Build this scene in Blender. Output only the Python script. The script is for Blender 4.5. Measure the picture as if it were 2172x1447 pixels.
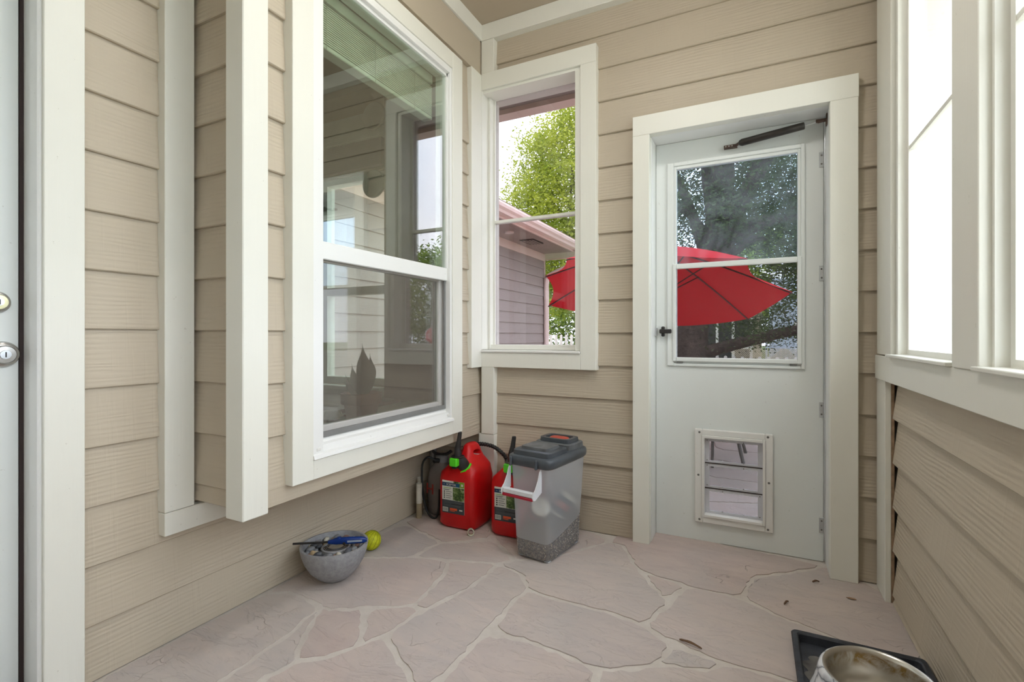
import bpy, bmesh, math, random
import numpy as np
from mathutils import Vector, Matrix

random.seed(11)
R = math.radians
sc = bpy.context.scene
for o in list(bpy.data.objects):
    bpy.data.objects.remove(o)
COL = sc.collection

# ------------------------------------------------------------------ camera
cd = bpy.data.cameras.new('camera')
cam = bpy.data.objects.new('camera', cd)
COL.objects.link(cam)
cam.location = (0, 0, 1.035)
cam.rotation_euler = (R(90), 0, R(26.432))
cd.sensor_width = 36.0
cd.lens = 1032.0 / 2172.0 * 36.0
cd.shift_y = -11.5 / 2172.0
cd.clip_start = 0.02
cd.clip_end = 200
sc.camera = cam

# ------------------------------------------------------------------ sky and sun
SKY = 5.6
SUN = 4.5
wd = bpy.data.worlds.new('sky')
sc.world = wd
wd.use_nodes = True
nt = wd.node_tree
nt.nodes.clear()
wo = nt.nodes.new('ShaderNodeOutputWorld')
bg = nt.nodes.new('ShaderNodeBackground')
tc = nt.nodes.new('ShaderNodeTexCoord')
nz = nt.nodes.new('ShaderNodeTexNoise')
rp = nt.nodes.new('ShaderNodeValToRGB')
nz.inputs['Scale'].default_value = 2.2
nz.inputs['Detail'].default_value = 5
nt.links.new(tc.outputs['Generated'], nz.inputs['Vector'])
nt.links.new(nz.outputs['Fac'], rp.inputs['Fac'])
rp.color_ramp.elements[0].position = 0.40
rp.color_ramp.elements[0].color = (0.74, 0.85, 1.0, 1)
rp.color_ramp.elements[1].position = 0.66
rp.color_ramp.elements[1].color = (0.97, 0.985, 1.0, 1)
nt.links.new(rp.outputs['Color'], bg.inputs['Color'])
bg.inputs['Strength'].default_value = SKY
nt.links.new(bg.outputs['Background'], wo.inputs['Surface'])

sd = bpy.data.lights.new('sun', 'SUN')
sd.energy = SUN
sd.angle = R(1.0)
sd.color = (1.0, 0.95, 0.86)
sun = bpy.data.objects.new('sun', sd)
COL.objects.link(sun)
sv = Vector((0.14, -0.60, 1.0))          # direction towards the sun
sun.rotation_euler = sv.to_track_quat('Z', 'Y').to_euler()
sun.location = (-4, 10, 20)

sc.view_settings.view_transform = 'Standard'
sc.view_settings.look = 'None'
sc.view_settings.gamma = 1.0
sc.view_settings.use_curve_mapping = False
sc.view_settings.exposure = 0.31

# ------------------------------------------------------------------ materials
M = {}


class NT:
    """small wrapper that makes shader graphs short to write"""
    def __init__(self, name):
        self.m = bpy.data.materials.new(name)
        self.m.use_nodes = True
        self.t = self.m.node_tree
        self.t.nodes.clear()
        self.out = self.n('OutputMaterial')

    def n(self, kind, **kw):
        nd = self.t.nodes.new('ShaderNode' + kind)
        for k, v in kw.items():
            k = k.replace('__', ' ')
            if k in nd.inputs:
                self.put(nd.inputs[k], v)
            else:
                setattr(nd, k, v)
        return nd

    def put(self, sock, v):
        if hasattr(v, 'is_output'):
            self.t.links.new(v, sock)
        else:
            sock.default_value = v

    def math(self, op, a, b=0.0):
        nd = self.t.nodes.new('ShaderNodeMath')
        nd.operation = op
        self.put(nd.inputs[0], a)
        self.put(nd.inputs[1], b)
        return nd.outputs[0]

    def coords(self, scale=(1, 1, 1), shift=None, which='Object'):
        tcn = self.t.nodes.new('ShaderNodeTexCoord')
        mp = self.t.nodes.new('ShaderNodeMapping')
        self.t.links.new(tcn.outputs[which], mp.inputs['Vector'])
        mp.inputs['Scale'].default_value = scale
        if shift is not None:
            cb = self.t.nodes.new('ShaderNodeCombineXYZ')
            for i in range(3):
                self.put(cb.inputs[i], shift[i])
            self.t.links.new(cb.outputs[0], mp.inputs['Location'])
        return mp.outputs['Vector']

    def noise(self, vec, scale, detail=3, rough=0.55, dist=0.0):
        nd = self.t.nodes.new('ShaderNodeTexNoise')
        self.t.links.new(vec, nd.inputs['Vector'])
        nd.inputs['Scale'].default_value = scale
        nd.inputs['Detail'].default_value = detail
        nd.inputs['Roughness'].default_value = rough
        nd.inputs['Distortion'].default_value = dist
        return nd.outputs['Fac']

    def ramp(self, fac, stops):
        nd = self.t.nodes.new('ShaderNodeValToRGB')
        self.put(nd.inputs['Fac'], fac)
        els = nd.color_ramp.elements
        while len(els) < len(stops):
            els.new(0.5)
        for e, (p, c) in zip(els, stops):
            e.position = p
            e.color = (*c, 1) if len(c) == 3 else c
        return nd.outputs['Color']

    def mix(self, fac, a, b):
        nd = self.t.nodes.new('ShaderNodeMix')
        nd.data_type = 'RGBA'
        self.put(nd.inputs[0], fac)
        self.put(nd.inputs[6], (*a, 1) if isinstance(a, tuple) else a)
        self.put(nd.inputs[7], (*b, 1) if isinstance(b, tuple) else b)
        return nd.outputs[2]

    def bump(self, h, dist, strength=1.0, normal=None):
        nd = self.t.nodes.new('ShaderNodeBump')
        self.put(nd.inputs['Height'], h)
        nd.inputs['Distance'].default_value = dist
        nd.inputs['Strength'].default_value = strength
        if normal is not None:
            self.t.links.new(normal, nd.inputs['Normal'])
        return nd.outputs['Normal']

    def rnd(self):
        return self.t.nodes.new('ShaderNodeObjectInfo').outputs['Random']

    def bsdf(self, color, rough=0.5, normal=None, metal=0.0, spec=0.5, coat=0.0):
        nd = self.t.nodes.new('ShaderNodeBsdfPrincipled')
        self.put(nd.inputs['Base Color'], (*color, 1) if isinstance(color, tuple) else color)
        self.put(nd.inputs['Roughness'], rough)
        nd.inputs['Metallic'].default_value = metal
        nd.inputs['Specular IOR Level'].default_value = spec
        nd.inputs['Coat Weight'].default_value = coat
        if normal is not None:
            self.t.links.new(normal, nd.inputs['Normal'])
        return nd.outputs[0]

    def shmix(self, fac, a, b):
        nd = self.t.nodes.new('ShaderNodeMixShader')
        self.put(nd.inputs[0], fac)
        self.t.links.new(a, nd.inputs[1])
        self.t.links.new(b, nd.inputs[2])
        return nd.outputs[0]

    def done(self, sh):
        self.t.links.new(sh, self.out.inputs['Surface'])
        return self.m


def simple(name, color, rough=0.5, metal=0.0, spec=0.5, var=0.06, scale=8.0, bump=0.0, bscale=60.0, coat=0.0):
    g = NT(name)
    v = g.coords()
    f = g.noise(v, scale, 4)
    dark = tuple(c * (1 - var * 2) for c in color)
    lite = tuple(min(1, c * (1 + var)) for c in color)
    col = g.ramp(f, [(0.3, dark), (0.7, lite)])
    nrm = g.bump(g.noise(v, bscale, 3), bump) if bump else None
    M[name] = g.done(g.bsdf(col, rough, nrm, metal, spec, coat))
    return M[name]


def siding_mat(name, axis, base):
    """fibre cement board pressed with a cedar grain running along the board"""
    g = NT(name)
    r = g.rnd()
    sh = g.math('MULTIPLY', r, 37.0)
    if axis == 'y':
        long_ = (0.6, 2.2, 30.0)
        saw = (1.0, 34.0, 2.2)
        wav = (0.6, 1.1, 9.0)
    else:
        long_ = (2.2, 0.6, 30.0)
        saw = (34.0, 1.0, 2.2)
        wav = (1.1, 0.6, 9.0)
    v1 = g.coords(long_, (sh, sh, sh))
    v2 = g.coords(saw, (sh, sh, sh))
    v3 = g.coords(wav, (sh, sh, sh))
    fine = g.noise(v1, 5.0, 4, 0.6, 0.4)
    sawn = g.noise(v2, 1.6, 2, 0.6)
    wn = g.n('TexWave', wave_type='BANDS', bands_direction='Z')
    g.t.links.new(v3, wn.inputs['Vector'])
    wn.inputs['Scale'].default_value = 2.4
    wn.inputs['Distortion'].default_value = 6.5
    wn.inputs['Detail'].default_value = 3.0
    wn.inputs['Detail Scale'].default_value = 1.4
    ridg = wn.outputs['Fac']
    mask = g.ramp(g.noise(g.coords((3, 3, 5), (sh, sh, sh)), 1.4, 2), [(0.38, (0.1, 0.1, 0.1)), (0.62, (1, 1, 1))])
    h = g.math('ADD', g.math('MULTIPLY', g.math('MULTIPLY', ridg, mask), 0.9), g.math('MULTIPLY', fine, 0.55))
    sawm = g.ramp(sawn, [(0.56, (0, 0, 0)), (0.66, (1, 1, 1))])
    h = g.math('ADD', h, g.math('MULTIPLY', sawm, 0.22))
    nrm = g.bump(h, 0.0025, 0.45)
    v0 = g.coords((1, 1, 1))
    spots = g.ramp(g.noise(v0, 42.0, 2, 0.7), [(0.72, (0, 0, 0)), (0.76, (1, 1, 1))])
    t = g.mix(g.noise(v0, 1.7, 3), tuple(c * 0.93 for c in base), tuple(min(1, c * 1.05) for c in base))
    t = g.mix(g.math('MULTIPLY', spots, 0.10), t, tuple(c * 0.7 for c in base))
    M[name] = g.done(g.bsdf(t, 0.52, nrm, 0, 0.35))


BEIGE = (0.53, 0.457, 0.356)
siding_mat('siding_y', 'y', BEIGE)
siding_mat('siding_x', 'x', BEIGE)
siding_mat('wing_siding', 'y', (0.36, 0.315, 0.30))


def paint(name, color, rough=0.42, grain=True, dirt=0.0, spec=0.4):
    g = NT(name)
    v = g.coords((1, 1, 1))
    base = g.mix(g.noise(v, 3.0, 4), tuple(c * 0.95 for c in color), tuple(min(1, c * 1.02) for c in color))
    specks = g.ramp(g.noise(v, 55.0, 2, 0.6), [(0.735, (0, 0, 0)), (0.76, (1, 1, 1))])
    base = g.mix(g.math('MULTIPLY', specks, 0.22 + dirt), base, (0.30, 0.25, 0.18))
    if grain:
        gv = g.coords((90, 90, 2.5))
        h = g.noise(gv, 1.0, 3, 0.6)
        nrm = g.bump(h, 0.0012, 0.5)
    else:
        nrm = g.bump(g.noise(v, 140.0, 2), 0.0004, 0.4)
    M[name] = g.done(g.bsdf(base, rough, nrm, 0, spec))


CREAM = (0.83, 0.82, 0.745)
paint('cream', CREAM)
paint('cream_smooth', (0.84, 0.835, 0.77), 0.35, False)
paint('vinyl', (0.87, 0.87, 0.85), 0.3, False)
paint('door_white', (0.80, 0.83, 0.81), 0.33, False)
paint('bone', (0.81, 0.80, 0.77), 0.4, False, 0.1)
paint('beige_plain', BEIGE, 0.5, False)
paint('ceiling_paint', (0.50, 0.42, 0.32), 0.6, False)
simple('raw_edge', (0.36, 0.24, 0.15), 0.7, var=0.2, scale=40)
simple('interior_wall', (0.36, 0.29, 0.235), 0.8, var=0.05)
simple('interior_trim', (0.62, 0.64, 0.58), 0.6)
simple('interior_dark', (0.12, 0.09, 0.08), 0.5)
simple('dark_gap', (0.02, 0.02, 0.02), 0.9)

# flagstone and mortar
g = NT('flagstone')
rn = g.rnd()
base = g.ramp(rn, [(0.0, (0.53, 0.415, 0.385)), (0.25, (0.58, 0.49, 0.455)), (0.45, (0.50, 0.445, 0.43)),
                   (0.7, (0.565, 0.46, 0.425)), (1.0, (0.525, 0.47, 0.445))])
v = g.coords((1, 1, 1), (g.math('MULTIPLY', rn, 50.0), 0.0, 0.0))
streak = g.noise(g.coords((1.0, 4.0, 1), (g.math('MULTIPLY', rn, 20.0), 0.0, 0.0)), 3.0, 5, 0.62, 1.2)
c1 = g.mix(g.math('MULTIPLY', g.math('SUBTRACT', streak, 0.36), 1.8), base, (0.66, 0.55, 0.49))
blot = g.ramp(g.noise(v, 2.6, 4, 0.6, 0.6), [(0.36, (0, 0, 0)), (0.66, (1, 1, 1))])
c2 = g.mix(g.math('MULTIPLY', blot, 0.45), c1, (0.47, 0.445, 0.435))
dust = g.ramp(g.noise(g.coords((1, 1, 1)), 1.3, 4, 0.6), [(0.45, (0, 0, 0)), (0.7, (1, 1, 1))])
c2 = g.mix(g.math('MULTIPLY', dust, 0.40), c2, (0.65, 0.57, 0.50))
spk = g.ramp(g.noise(g.coords((1, 1, 1)), 75.0, 2, 0.7), [(0.70, (0, 0, 0)), (0.74, (1, 1, 1))])
c3 = g.mix(g.math('MULTIPLY', spk, 0.25), c2, (0.22, 0.17, 0.14))
vor = g.n('TexVoronoi', feature='DISTANCE_TO_EDGE')
wv = g.coords((1, 1, 1), (g.math('MULTIPLY', rn, 9.0), 0.0, 0.0))
wig = g.t.nodes.new('ShaderNodeVectorMath')
wig.operation = 'ADD'
nzv = g.n('TexNoise')
nzv.inputs['Scale'].default_value = 9.0
g.t.links.new(wv, nzv.inputs['Vector'])
scl = g.t.nodes.new('ShaderNodeVectorMath')
scl.operation = 'SCALE'
g.t.links.new(nzv.outputs['Color'], scl.inputs[0])
scl.inputs['Scale'].default_value = 0.22
g.t.links.new(wv, wig.inputs[0])
g.t.links.new(scl.outputs[0], wig.inputs[1])
g.t.links.new(wig.outputs[0], vor.inputs['Vector'])
vor.inputs['Scale'].default_value = 4.2
crack = g.ramp(vor.outputs['Distance'], [(0.0, (1, 1, 1)), (0.011, (0, 0, 0))])
crack = g.math('MULTIPLY', crack, g.ramp(g.noise(v, 4.0, 2), [(0.58, (0, 0, 0)), (0.66, (1, 1, 1))]))
c4 = g.mix(g.math('MULTIPLY', crack, 0.34), c3, (0.20, 0.15, 0.12))
cl = g.ramp(g.noise(g.coords((1.0, 2.4, 1), (g.math('MULTIPLY', rn, 20.0), 0.0, 0.0)), 5.0, 6, 0.62, 0.8),
            [(0.40, (0, 0, 0)), (0.46, (0.5, 0.5, 0.5)), (0.56, (0.6, 0.6, 0.6)), (0.60, (1, 1, 1))])
h = g.math('ADD', g.math('MULTIPLY', cl, 0.7), g.math('MULTIPLY', g.noise(v, 38.0, 4), 0.4))
h = g.math('SUBTRACT', h, g.math('MULTIPLY', crack, 0.5))
nrm = g.bump(h, 0.0065, 0.75)
M['flagstone'] = g.done(g.bsdf(c4, 0.66, nrm, 0, 0.3))

g = NT('mortar')
v = g.coords()
col = g.ramp(g.noise(v, 9.0, 5, 0.65), [(0.3, (0.57, 0.51, 0.46)), (0.7, (0.69, 0.635, 0.58))])
nrm = g.bump(g.noise(v, 60.0, 4), 0.004, 0.7)
M['mortar'] = g.done(g.bsdf(col, 0.85, nrm, 0, 0.2))


def glass_mat(name, tint=(1, 1, 1), haze=0.0, ior=1.5, screen=0.0, gain=1.0):
    g = NT(name)
    tr = g.n('BsdfTransparent', Color=(*tint, 1)).outputs[0]
    gl = g.n('BsdfGlossy', Color=(1, 1, 1, 1), Roughness=0.0).outputs[0]
    lw = g.n('LayerWeight')
    lw.inputs['Blend'].default_value = 0.5
    fr = g.math('ADD', 0.035 if ior > 1.1 else 0.0, g.math('MULTIPLY', g.math('POWER', lw.outputs['Facing'], 5.0), 0.9 if ior > 1.1 else 0.0))
    s = g.shmix(g.math('MULTIPLY', fr, gain), tr, gl)
    if haze:
        v = g.coords()
        smear = g.noise(g.coords((1.0, 1.0, 0.7)), 6.0, 5, 0.6, 1.4)
        f = g.math('MULTIPLY', g.ramp(smear, [(0.32, (0.12, 0.12, 0.12)), (0.60, (1, 1, 1))]), haze)
        df = g.shmix(0.5, g.n('BsdfDiffuse', Color=(0.72, 0.78, 0.84, 1)).outputs[0],
                     g.n('BsdfTranslucent', Color=(0.72, 0.78, 0.84, 1)).outputs[0])
        s = g.shmix(f, s, df)
    if screen:
        df = g.n('BsdfDiffuse', Color=(0.30, 0.255, 0.22, 1)).outputs[0]
        s = g.shmix(screen, s, df)
    M[name] = g.done(s)


glass_mat('glass', (0.98, 0.985, 0.98))
glass_mat('glass_small', (0.65, 0.625, 0.64))  # tint added to dim the yard behind the small window
glass_mat('glass_bay', (0.90, 0.96, 0.90), gain=4.4)
glass_mat('glass_hazy', (0.57, 0.61, 0.65), haze=0.075)  # tint added to dim the yard; the haze is dirt on the glass
glass_mat('glass_door_low', (0.52, 0.51, 0.52), haze=0.004)  # tint added to dim the yard behind the lower door pane
glass_mat('insect_screen', (1, 1, 1), screen=0.16, ior=1.001)

# frosted plastics
for nm_, clear_ in (('frosted_plastic', 0.61), ('frosted_wet', 0.765)):
    g = NT(nm_)
    tr = g.n('BsdfTransparent', Color=(0.95, 0.97, 1.0, 1)).outputs[0]
    df = g.n('BsdfDiffuse', Color=(0.88, 0.94, 1.0, 1)).outputs[0]
    tl = g.n('BsdfTranslucent', Color=(0.90, 0.95, 1.0, 1)).outputs[0]
    gl = g.n('BsdfGlossy', Color=(1, 1, 1, 1), Roughness=0.22).outputs[0]
    rf = g.n('BsdfRefraction', Color=(0.95, 0.97, 1.0, 1), Roughness=0.42, IOR=1.06).outputs[0]
    s = g.shmix(0.40, df, tl)
    s = g.shmix(clear_, s, g.shmix(0.14 if clear_ < 0.7 else 0.0, tr, rf))
    s = g.shmix(0.07 if clear_ < 0.7 else 0.03, s, gl)
    M[nm_] = g.done(s)
g = NT('tinted_flap')  # flap plastic darkened to dim the patio seen through it
s = g.shmix(0.06, g.n('BsdfTransparent', Color=(0.49, 0.49, 0.50, 1)).outputs[0],
            g.n('BsdfDiffuse', Color=(0.6, 0.6, 0.64, 1)).outputs[0])
s = g.shmix(0.08, s, g.n('BsdfGlossy', Color=(1, 1, 1, 1), Roughness=0.12).outputs[0])
M['tinted_flap'] = g.done(s)

simple('flap_edge', (0.62, 0.62, 0.66), 0.35)
simple('handle_plastic', (0.80, 0.81, 0.84), 0.3)
simple('lid_grey', (0.065, 0.075, 0.088), 0.32, var=0.10, scale=14)
simple('lid_dusty', (0.14, 0.145, 0.15), 0.5, var=0.2, scale=20)
simple('scoop_red', (0.55, 0.08, 0.05), 0.4)
simple('grip_red', (0.42, 0.01, 0.035), 0.35)
simple('can_red', (0.62, 0.006, 0.008), 0.38, var=0.08, spec=0.45, bump=0.0006, bscale=160)
simple('black_plastic', (0.028, 0.026, 0.026), 0.38, var=0.2)
simple('black_rubber', (0.018, 0.018, 0.018), 0.55, var=0.2)
simple('lime', (0.10, 0.72, 0.02), 0.4)
simple('label_white', (0.72, 0.72, 0.66), 0.5)
simple('label_navy', (0.012, 0.045, 0.11), 0.45)
simple('label_blue', (0.01, 0.09, 0.20), 0.45)
simple('label_slate', (0.045, 0.055, 0.065), 0.5)
simple('label_green', (0.22, 0.42, 0.03), 0.5)
simple('label_orange', (0.75, 0.10, 0.03), 0.5)
simple('label_grey', (0.13, 0.14, 0.14), 0.5)
simple('ink', (0.012, 0.012, 0.012), 0.5)
g = NT('label_photo')
v = g.coords((1, 1, 1))
M['label_photo'] = g.done(g.bsdf(g.ramp(g.noise(v, 55.0, 4, 0.7), [
    (0.30, (0.01, 0.02, 0.01)), (0.46, (0.05, 0.10, 0.02)), (0.58, (0.22, 0.30, 0.10)), (0.70, (0.45, 0.42, 0.38))]), 0.5))
simple('concrete', (0.33, 0.33, 0.345), 0.7, var=0.10, scale=60, bump=0.001, bscale=120)
simple('tin', (0.55, 0.54, 0.52), 0.28, metal=0.9, var=0.1)
simple('pebble_grey', (0.24, 0.245, 0.26), 0.45, var=0.2, scale=40)
simple('pebble_dark', (0.10, 0.105, 0.12), 0.4, var=0.2, scale=40)
simple('pebble_tan', (0.52, 0.38, 0.22), 0.45, var=0.18, scale=40)
simple('pebble_cream', (0.60, 0.56, 0.47), 0.45, var=0.15, scale=40)
simple('pebble_rust', (0.34, 0.20, 0.15), 0.45, var=0.15, scale=40)
simple('lighter_blue', (0.004, 0.035, 0.22), 0.25)
simple('lighter_print', (0.35, 0.42, 0.52), 0.4)
simple('ball_yellow', (0.60, 0.62, 0.008), 0.6, var=0.12, scale=60, bump=0.001, bscale=150)
simple('ball_seam', (0.26, 0.28, 0.01), 0.7)
simple('tube_white', (0.66, 0.62, 0.53), 0.5, var=0.12)
simple('tube_fluid', (0.42, 0.34, 0.22), 0.5, var=0.2)
simple('tank_grey', (0.20, 0.175, 0.165), 0.45, var=0.12)
simple('tank_letter', (0.38, 0.03, 0.02), 0.5)
simple('conduit_grey', (0.22, 0.22, 0.215), 0.5)
simple('pvc', (0.64, 0.68, 0.52), 0.45, var=0.15, scale=40)
simple('kibble', (0.20, 0.15, 0.115), 0.8, var=0.35, scale=90)
simple('kibble_tan', (0.48, 0.38, 0.29), 0.8, var=0.3, scale=90)
simple('kibble_dark', (0.16, 0.13, 0.12), 0.8, var=0.35, scale=90)
simple('cup_cream', (0.72, 0.66, 0.55), 0.45)
simple('cup_dark', (0.05, 0.07, 0.10), 0.4)
simple('cup_red', (0.42, 0.08, 0.06), 0.4)
simple('tray_rubber', (0.035, 0.04, 0.052), 0.5, var=0.25, scale=25, bump=0.001, bscale=60)
simple('tray_dusty', (0.16, 0.15, 0.14), 0.8, var=0.35, scale=12)
g = NT('steel_bowl')
v = g.coords()
sz = g.n('SeparateXYZ'); g.t.links.new(v, sz.inputs[0])
zone = g.ramp(sz.outputs['Z'], [(0.066, (0, 0, 0)), (0.085, (1, 1, 1)), (0.104, (1, 1, 1)), (0.110, (0, 0, 0))])
st = g.ramp(g.noise(v, 16.0, 5, 0.65, 1.0), [(0.45, (0, 0, 0)), (0.60, (1, 1, 1))])
rim = g.mix(g.math('MULTIPLY', zone, st), (0.66, 0.64, 0.60), (0.33, 0.22, 0.08))
M['steel_bowl'] = g.done(g.bsdf(rim, 0.30, None, 0.95, 0.5))
g = NT('marbled_plastic')
v = g.coords()
vr = g.n('TexVoronoi', feature='DISTANCE_TO_EDGE')
vr.inputs['Scale'].default_value = 16.0
w2 = g.t.nodes.new('ShaderNodeVectorMath'); w2.operation = 'ADD'
n2 = g.n('TexNoise'); n2.inputs['Scale'].default_value = 14.0
g.t.links.new(v, n2.inputs['Vector'])
s2 = g.t.nodes.new('ShaderNodeVectorMath'); s2.operation = 'SCALE'; s2.inputs['Scale'].default_value = 0.07
g.t.links.new(n2.outputs['Color'], s2.inputs[0])
g.t.links.new(v, w2.inputs[0]); g.t.links.new(s2.outputs[0], w2.inputs[1])
g.t.links.new(w2.outputs[0], vr.inputs['Vector'])
vein = g.ramp(vr.outputs['Distance'], [(0.0, (0.12, 0.13, 0.16)), (0.035, (0.45, 0.47, 0.52)), (0.13, (0.80, 0.82, 0.86))])
M['marbled_plastic'] = g.done(g.bsdf(vein, 0.25, None, 0, 0.5))
simple('twig', (0.16, 0.09, 0.05), 0.8)
simple('dry_leaf', (0.42, 0.26, 0.16), 0.8)
simple('closer_black', (0.03, 0.024, 0.02), 0.4, var=0.25, scale=20)
simple('rust_brown', (0.10, 0.06, 0.045), 0.55, var=0.25, scale=30)
simple('zinc', (0.62, 0.64, 0.66), 0.32, metal=0.8)
simple('nickel', (0.52, 0.50, 0.47), 0.27, metal=0.9)
simple('brass_pale', (0.68, 0.64, 0.40), 0.3, metal=0.6)
simple('screw', (0.20, 0.19, 0.18), 0.4, metal=0.4)
simple('gasket', (0.035, 0.02, 0.018), 0.7)
simple('terracotta', (0.30, 0.10, 0.055), 0.7, var=0.1)
simple('soil', (0.05, 0.035, 0.025), 0.9)
simple('leaf_dark', (0.035, 0.075, 0.035), 0.4)
simple('leaf_agave', (0.22, 0.42, 0.26), 0.45)
simple('bag_pale', (0.55, 0.56, 0.50), 0.35, var=0.2, scale=14)
simple('bag_print', (0.12, 0.22, 0.14), 0.4, var=0.25, scale=30)
simple('table_dark', (0.07, 0.045, 0.04), 0.35)
simple('blind_slat', (0.74, 0.76, 0.68), 0.45)
simple('cord', (0.6, 0.6, 0.5), 0.7)
simple('disc_pale', (0.60, 0.60, 0.55), 0.6)

# outdoors
simple('bounce_concrete', (0.58, 0.55, 0.50), 0.8, var=0.1, scale=3, bump=0.003, bscale=60)
simple('grass', (0.10, 0.16, 0.035), 0.9, var=0.35, scale=6, bump=0.02, bscale=40)
paint('wing_trim', (0.80, 0.66, 0.60), 0.4, False)
paint('gutter_paint', (0.82, 0.70, 0.65), 0.35, False)
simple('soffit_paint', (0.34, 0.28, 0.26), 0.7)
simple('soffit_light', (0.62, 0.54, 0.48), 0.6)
simple('shingle', (0.20, 0.15, 0.12), 0.9, var=0.3, scale=20)
simple('vent_dark', (0.06, 0.05, 0.05), 0.7)
simple('dome_metal', (0.75, 0.74, 0.70), 0.4)
simple('dome_glass', (0.75, 0.72, 0.70), 0.2)
simple('picket_white', (0.82, 0.82, 0.80), 0.5)
simple('picket_blue', (0.56, 0.64, 0.78), 0.5)
simple('neighbour_tan', (0.45, 0.38, 0.29), 0.7)
simple('neighbour_blue', (0.42, 0.52, 0.66), 0.6)
simple('neighbour_dark', (0.035, 0.035, 0.04), 0.4)
simple('lattice_tan', (0.55, 0.48, 0.38), 0.7)
simple('bark', (0.036, 0.025, 0.021), 0.9, var=0.3, scale=14, bump=0.02, bscale=18)
simple('sign_red', (0.55, 0.02, 0.03), 0.4)
simple('sign_white', (0.8, 0.8, 0.8), 0.4)
simple('iron_black', (0.02, 0.02, 0.022), 0.45)
simple('pole_bronze', (0.05, 0.035, 0.03), 0.4, metal=0.5)
simple('rib_dark', (0.03, 0.012, 0.014), 0.5)


def leaf_mat(name, c1, c2, trans=0.5):
    g = NT(name)
    v = g.coords()
    col = g.ramp(g.noise(v, 1.8, 3, 0.6), [(0.32, c1), (0.68, c2)])
    df = g.bsdf(col, 0.45, None, 0, 0.4)
    tl = g.n('BsdfTranslucent')
    g.t.links.new(col, tl.inputs['Color'])
    M[name] = g.done(g.shmix(trans, df, tl.outputs[0]))


leaf_mat('leaves_bright', (0.16, 0.24, 0.015), (0.50, 0.56, 0.07), 0.5)
leaf_mat('leaves_dark', (0.018, 0.034, 0.016), (0.085, 0.135, 0.045), 0.5)
leaf_mat('leaves_mid', (0.10, 0.17, 0.025), (0.30, 0.40, 0.07), 0.45)
g = NT('umbrella_red')
v = g.coords((14, 14, 14))
col = g.mix(g.noise(v, 3.0, 4), (0.40, 0.003, 0.013), (0.50, 0.007, 0.018))
tl = g.n('BsdfTranslucent')
g.t.links.new(col, tl.inputs['Color'])
M['umbrella_red'] = g.done(g.shmix(0.24, g.bsdf(col, 0.7, None, 0, 0.2), tl.outputs[0]))

# ------------------------------------------------------------------ mesh helpers
def box(bm, x0, x1, y0, y1, z0, z1, bev=0.0):
    t = bm
    if bev:
        t = bmesh.new()
    vs = [t.verts.new(p) for p in ((x0, y0, z0), (x1, y0, z0), (x1, y1, z0), (x0, y1, z0),
                                   (x0, y0, z1), (x1, y0, z1), (x1, y1, z1), (x0, y1, z1))]
    for f in ((3, 2, 1, 0), (4, 5, 6, 7), (0, 1, 5, 4), (1, 2, 6, 5), (2, 3, 7, 6), (3, 0, 4, 7)):
        t.faces.new([vs[i] for i in f])
    if bev:
        bmesh.ops.bevel(t, geom=list(t.edges), offset=bev, segments=1, affect='EDGES')
        me = bpy.data.meshes.new('tmp')
        t.to_mesh(me)
        t.free()
        bm.from_mesh(me)
        bpy.data.meshes.remove(me)


def bx(x0, x1, y0, y1, z0, z1, bev=0.0):
    bm = bmesh.new()
    box(bm, x0, x1, y0, y1, z0, z1, bev)
    return bm


def ringloft(bm, rings, close=True, cap0=True, cap1=True):
    rows = [[bm.verts.new(p) for p in r] for r in rings]
    n = len(rows[0])
    for a, b in zip(rows[:-1], rows[1:]):
        for i in range(n if close else n - 1):
            j = (i + 1) % n
            bm.faces.new((a[i], a[j], b[j], b[i]))
    if cap0:
        bm.faces.new(list(reversed(rows[0])))
    if cap1:
        bm.faces.new(rows[-1])
    return rows


def lathe(bm, prof, seg=32, c=(0, 0, 0), cap0=False, cap1=False, mat4=None):
    rings = []
    for r, z in prof:
        ring = []
        for i in range(seg):
            a = 2 * math.pi * i / seg
            p = Vector((r * math.cos(a), r * math.sin(a), z))
            if mat4 is not None:
                p = mat4 @ p
            ring.append(p + Vector(c))
        rings.append(ring)
    ringloft(bm, rings, True, cap0, cap1)


def frame_to(d):
    return Vector(d).normalized().to_track_quat('Z', 'Y').to_matrix().to_4x4()


def tube(bm, pts, r, seg=10, cap=True):
    pts = [Vector(p) for p in pts]
    rs = r if isinstance(r, (list, tuple)) else [r] * len(pts)
    rings = []
    up = None
    for i, p in enumerate(pts):
        d = (pts[min(i + 1, len(pts) - 1)] - pts[max(i - 1, 0)]).normalized()
        if up is None:
            up = Vector((0, 0, 1)) if abs(d.z) < 0.9 else Vector((1, 0, 0))
        s = d.cross(up)
        if s.length < 1e-5:
            s = d.orthogonal()
        s.normalize()
        up = s.cross(d).normalized()
        rings.append([p + (s * math.cos(2 * math.pi * k / seg) + up * math.sin(2 * math.pi * k / seg)) * rs[i] for k in range(seg)])
    ringloft(bm, rings, True, cap, cap)


def spline(pts, n=8):
    pts = [Vector(p) for p in pts]
    out = []
    for i in range(len(pts) - 1):
        p0, p1, p2, p3 = pts[max(i - 1, 0)], pts[i], pts[i + 1], pts[min(i + 2, len(pts) - 1)]
        for k in range(n):
            t = k / n
            out.append(0.5 * ((2 * p1) + (p2 - p0) * t + (2 * p0 - 5 * p1 + 4 * p2 - p3) * t * t + (3 * p1 - p0 - 3 * p2 + p3) * t ** 3))
    out.append(pts[-1])
    return out


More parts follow.
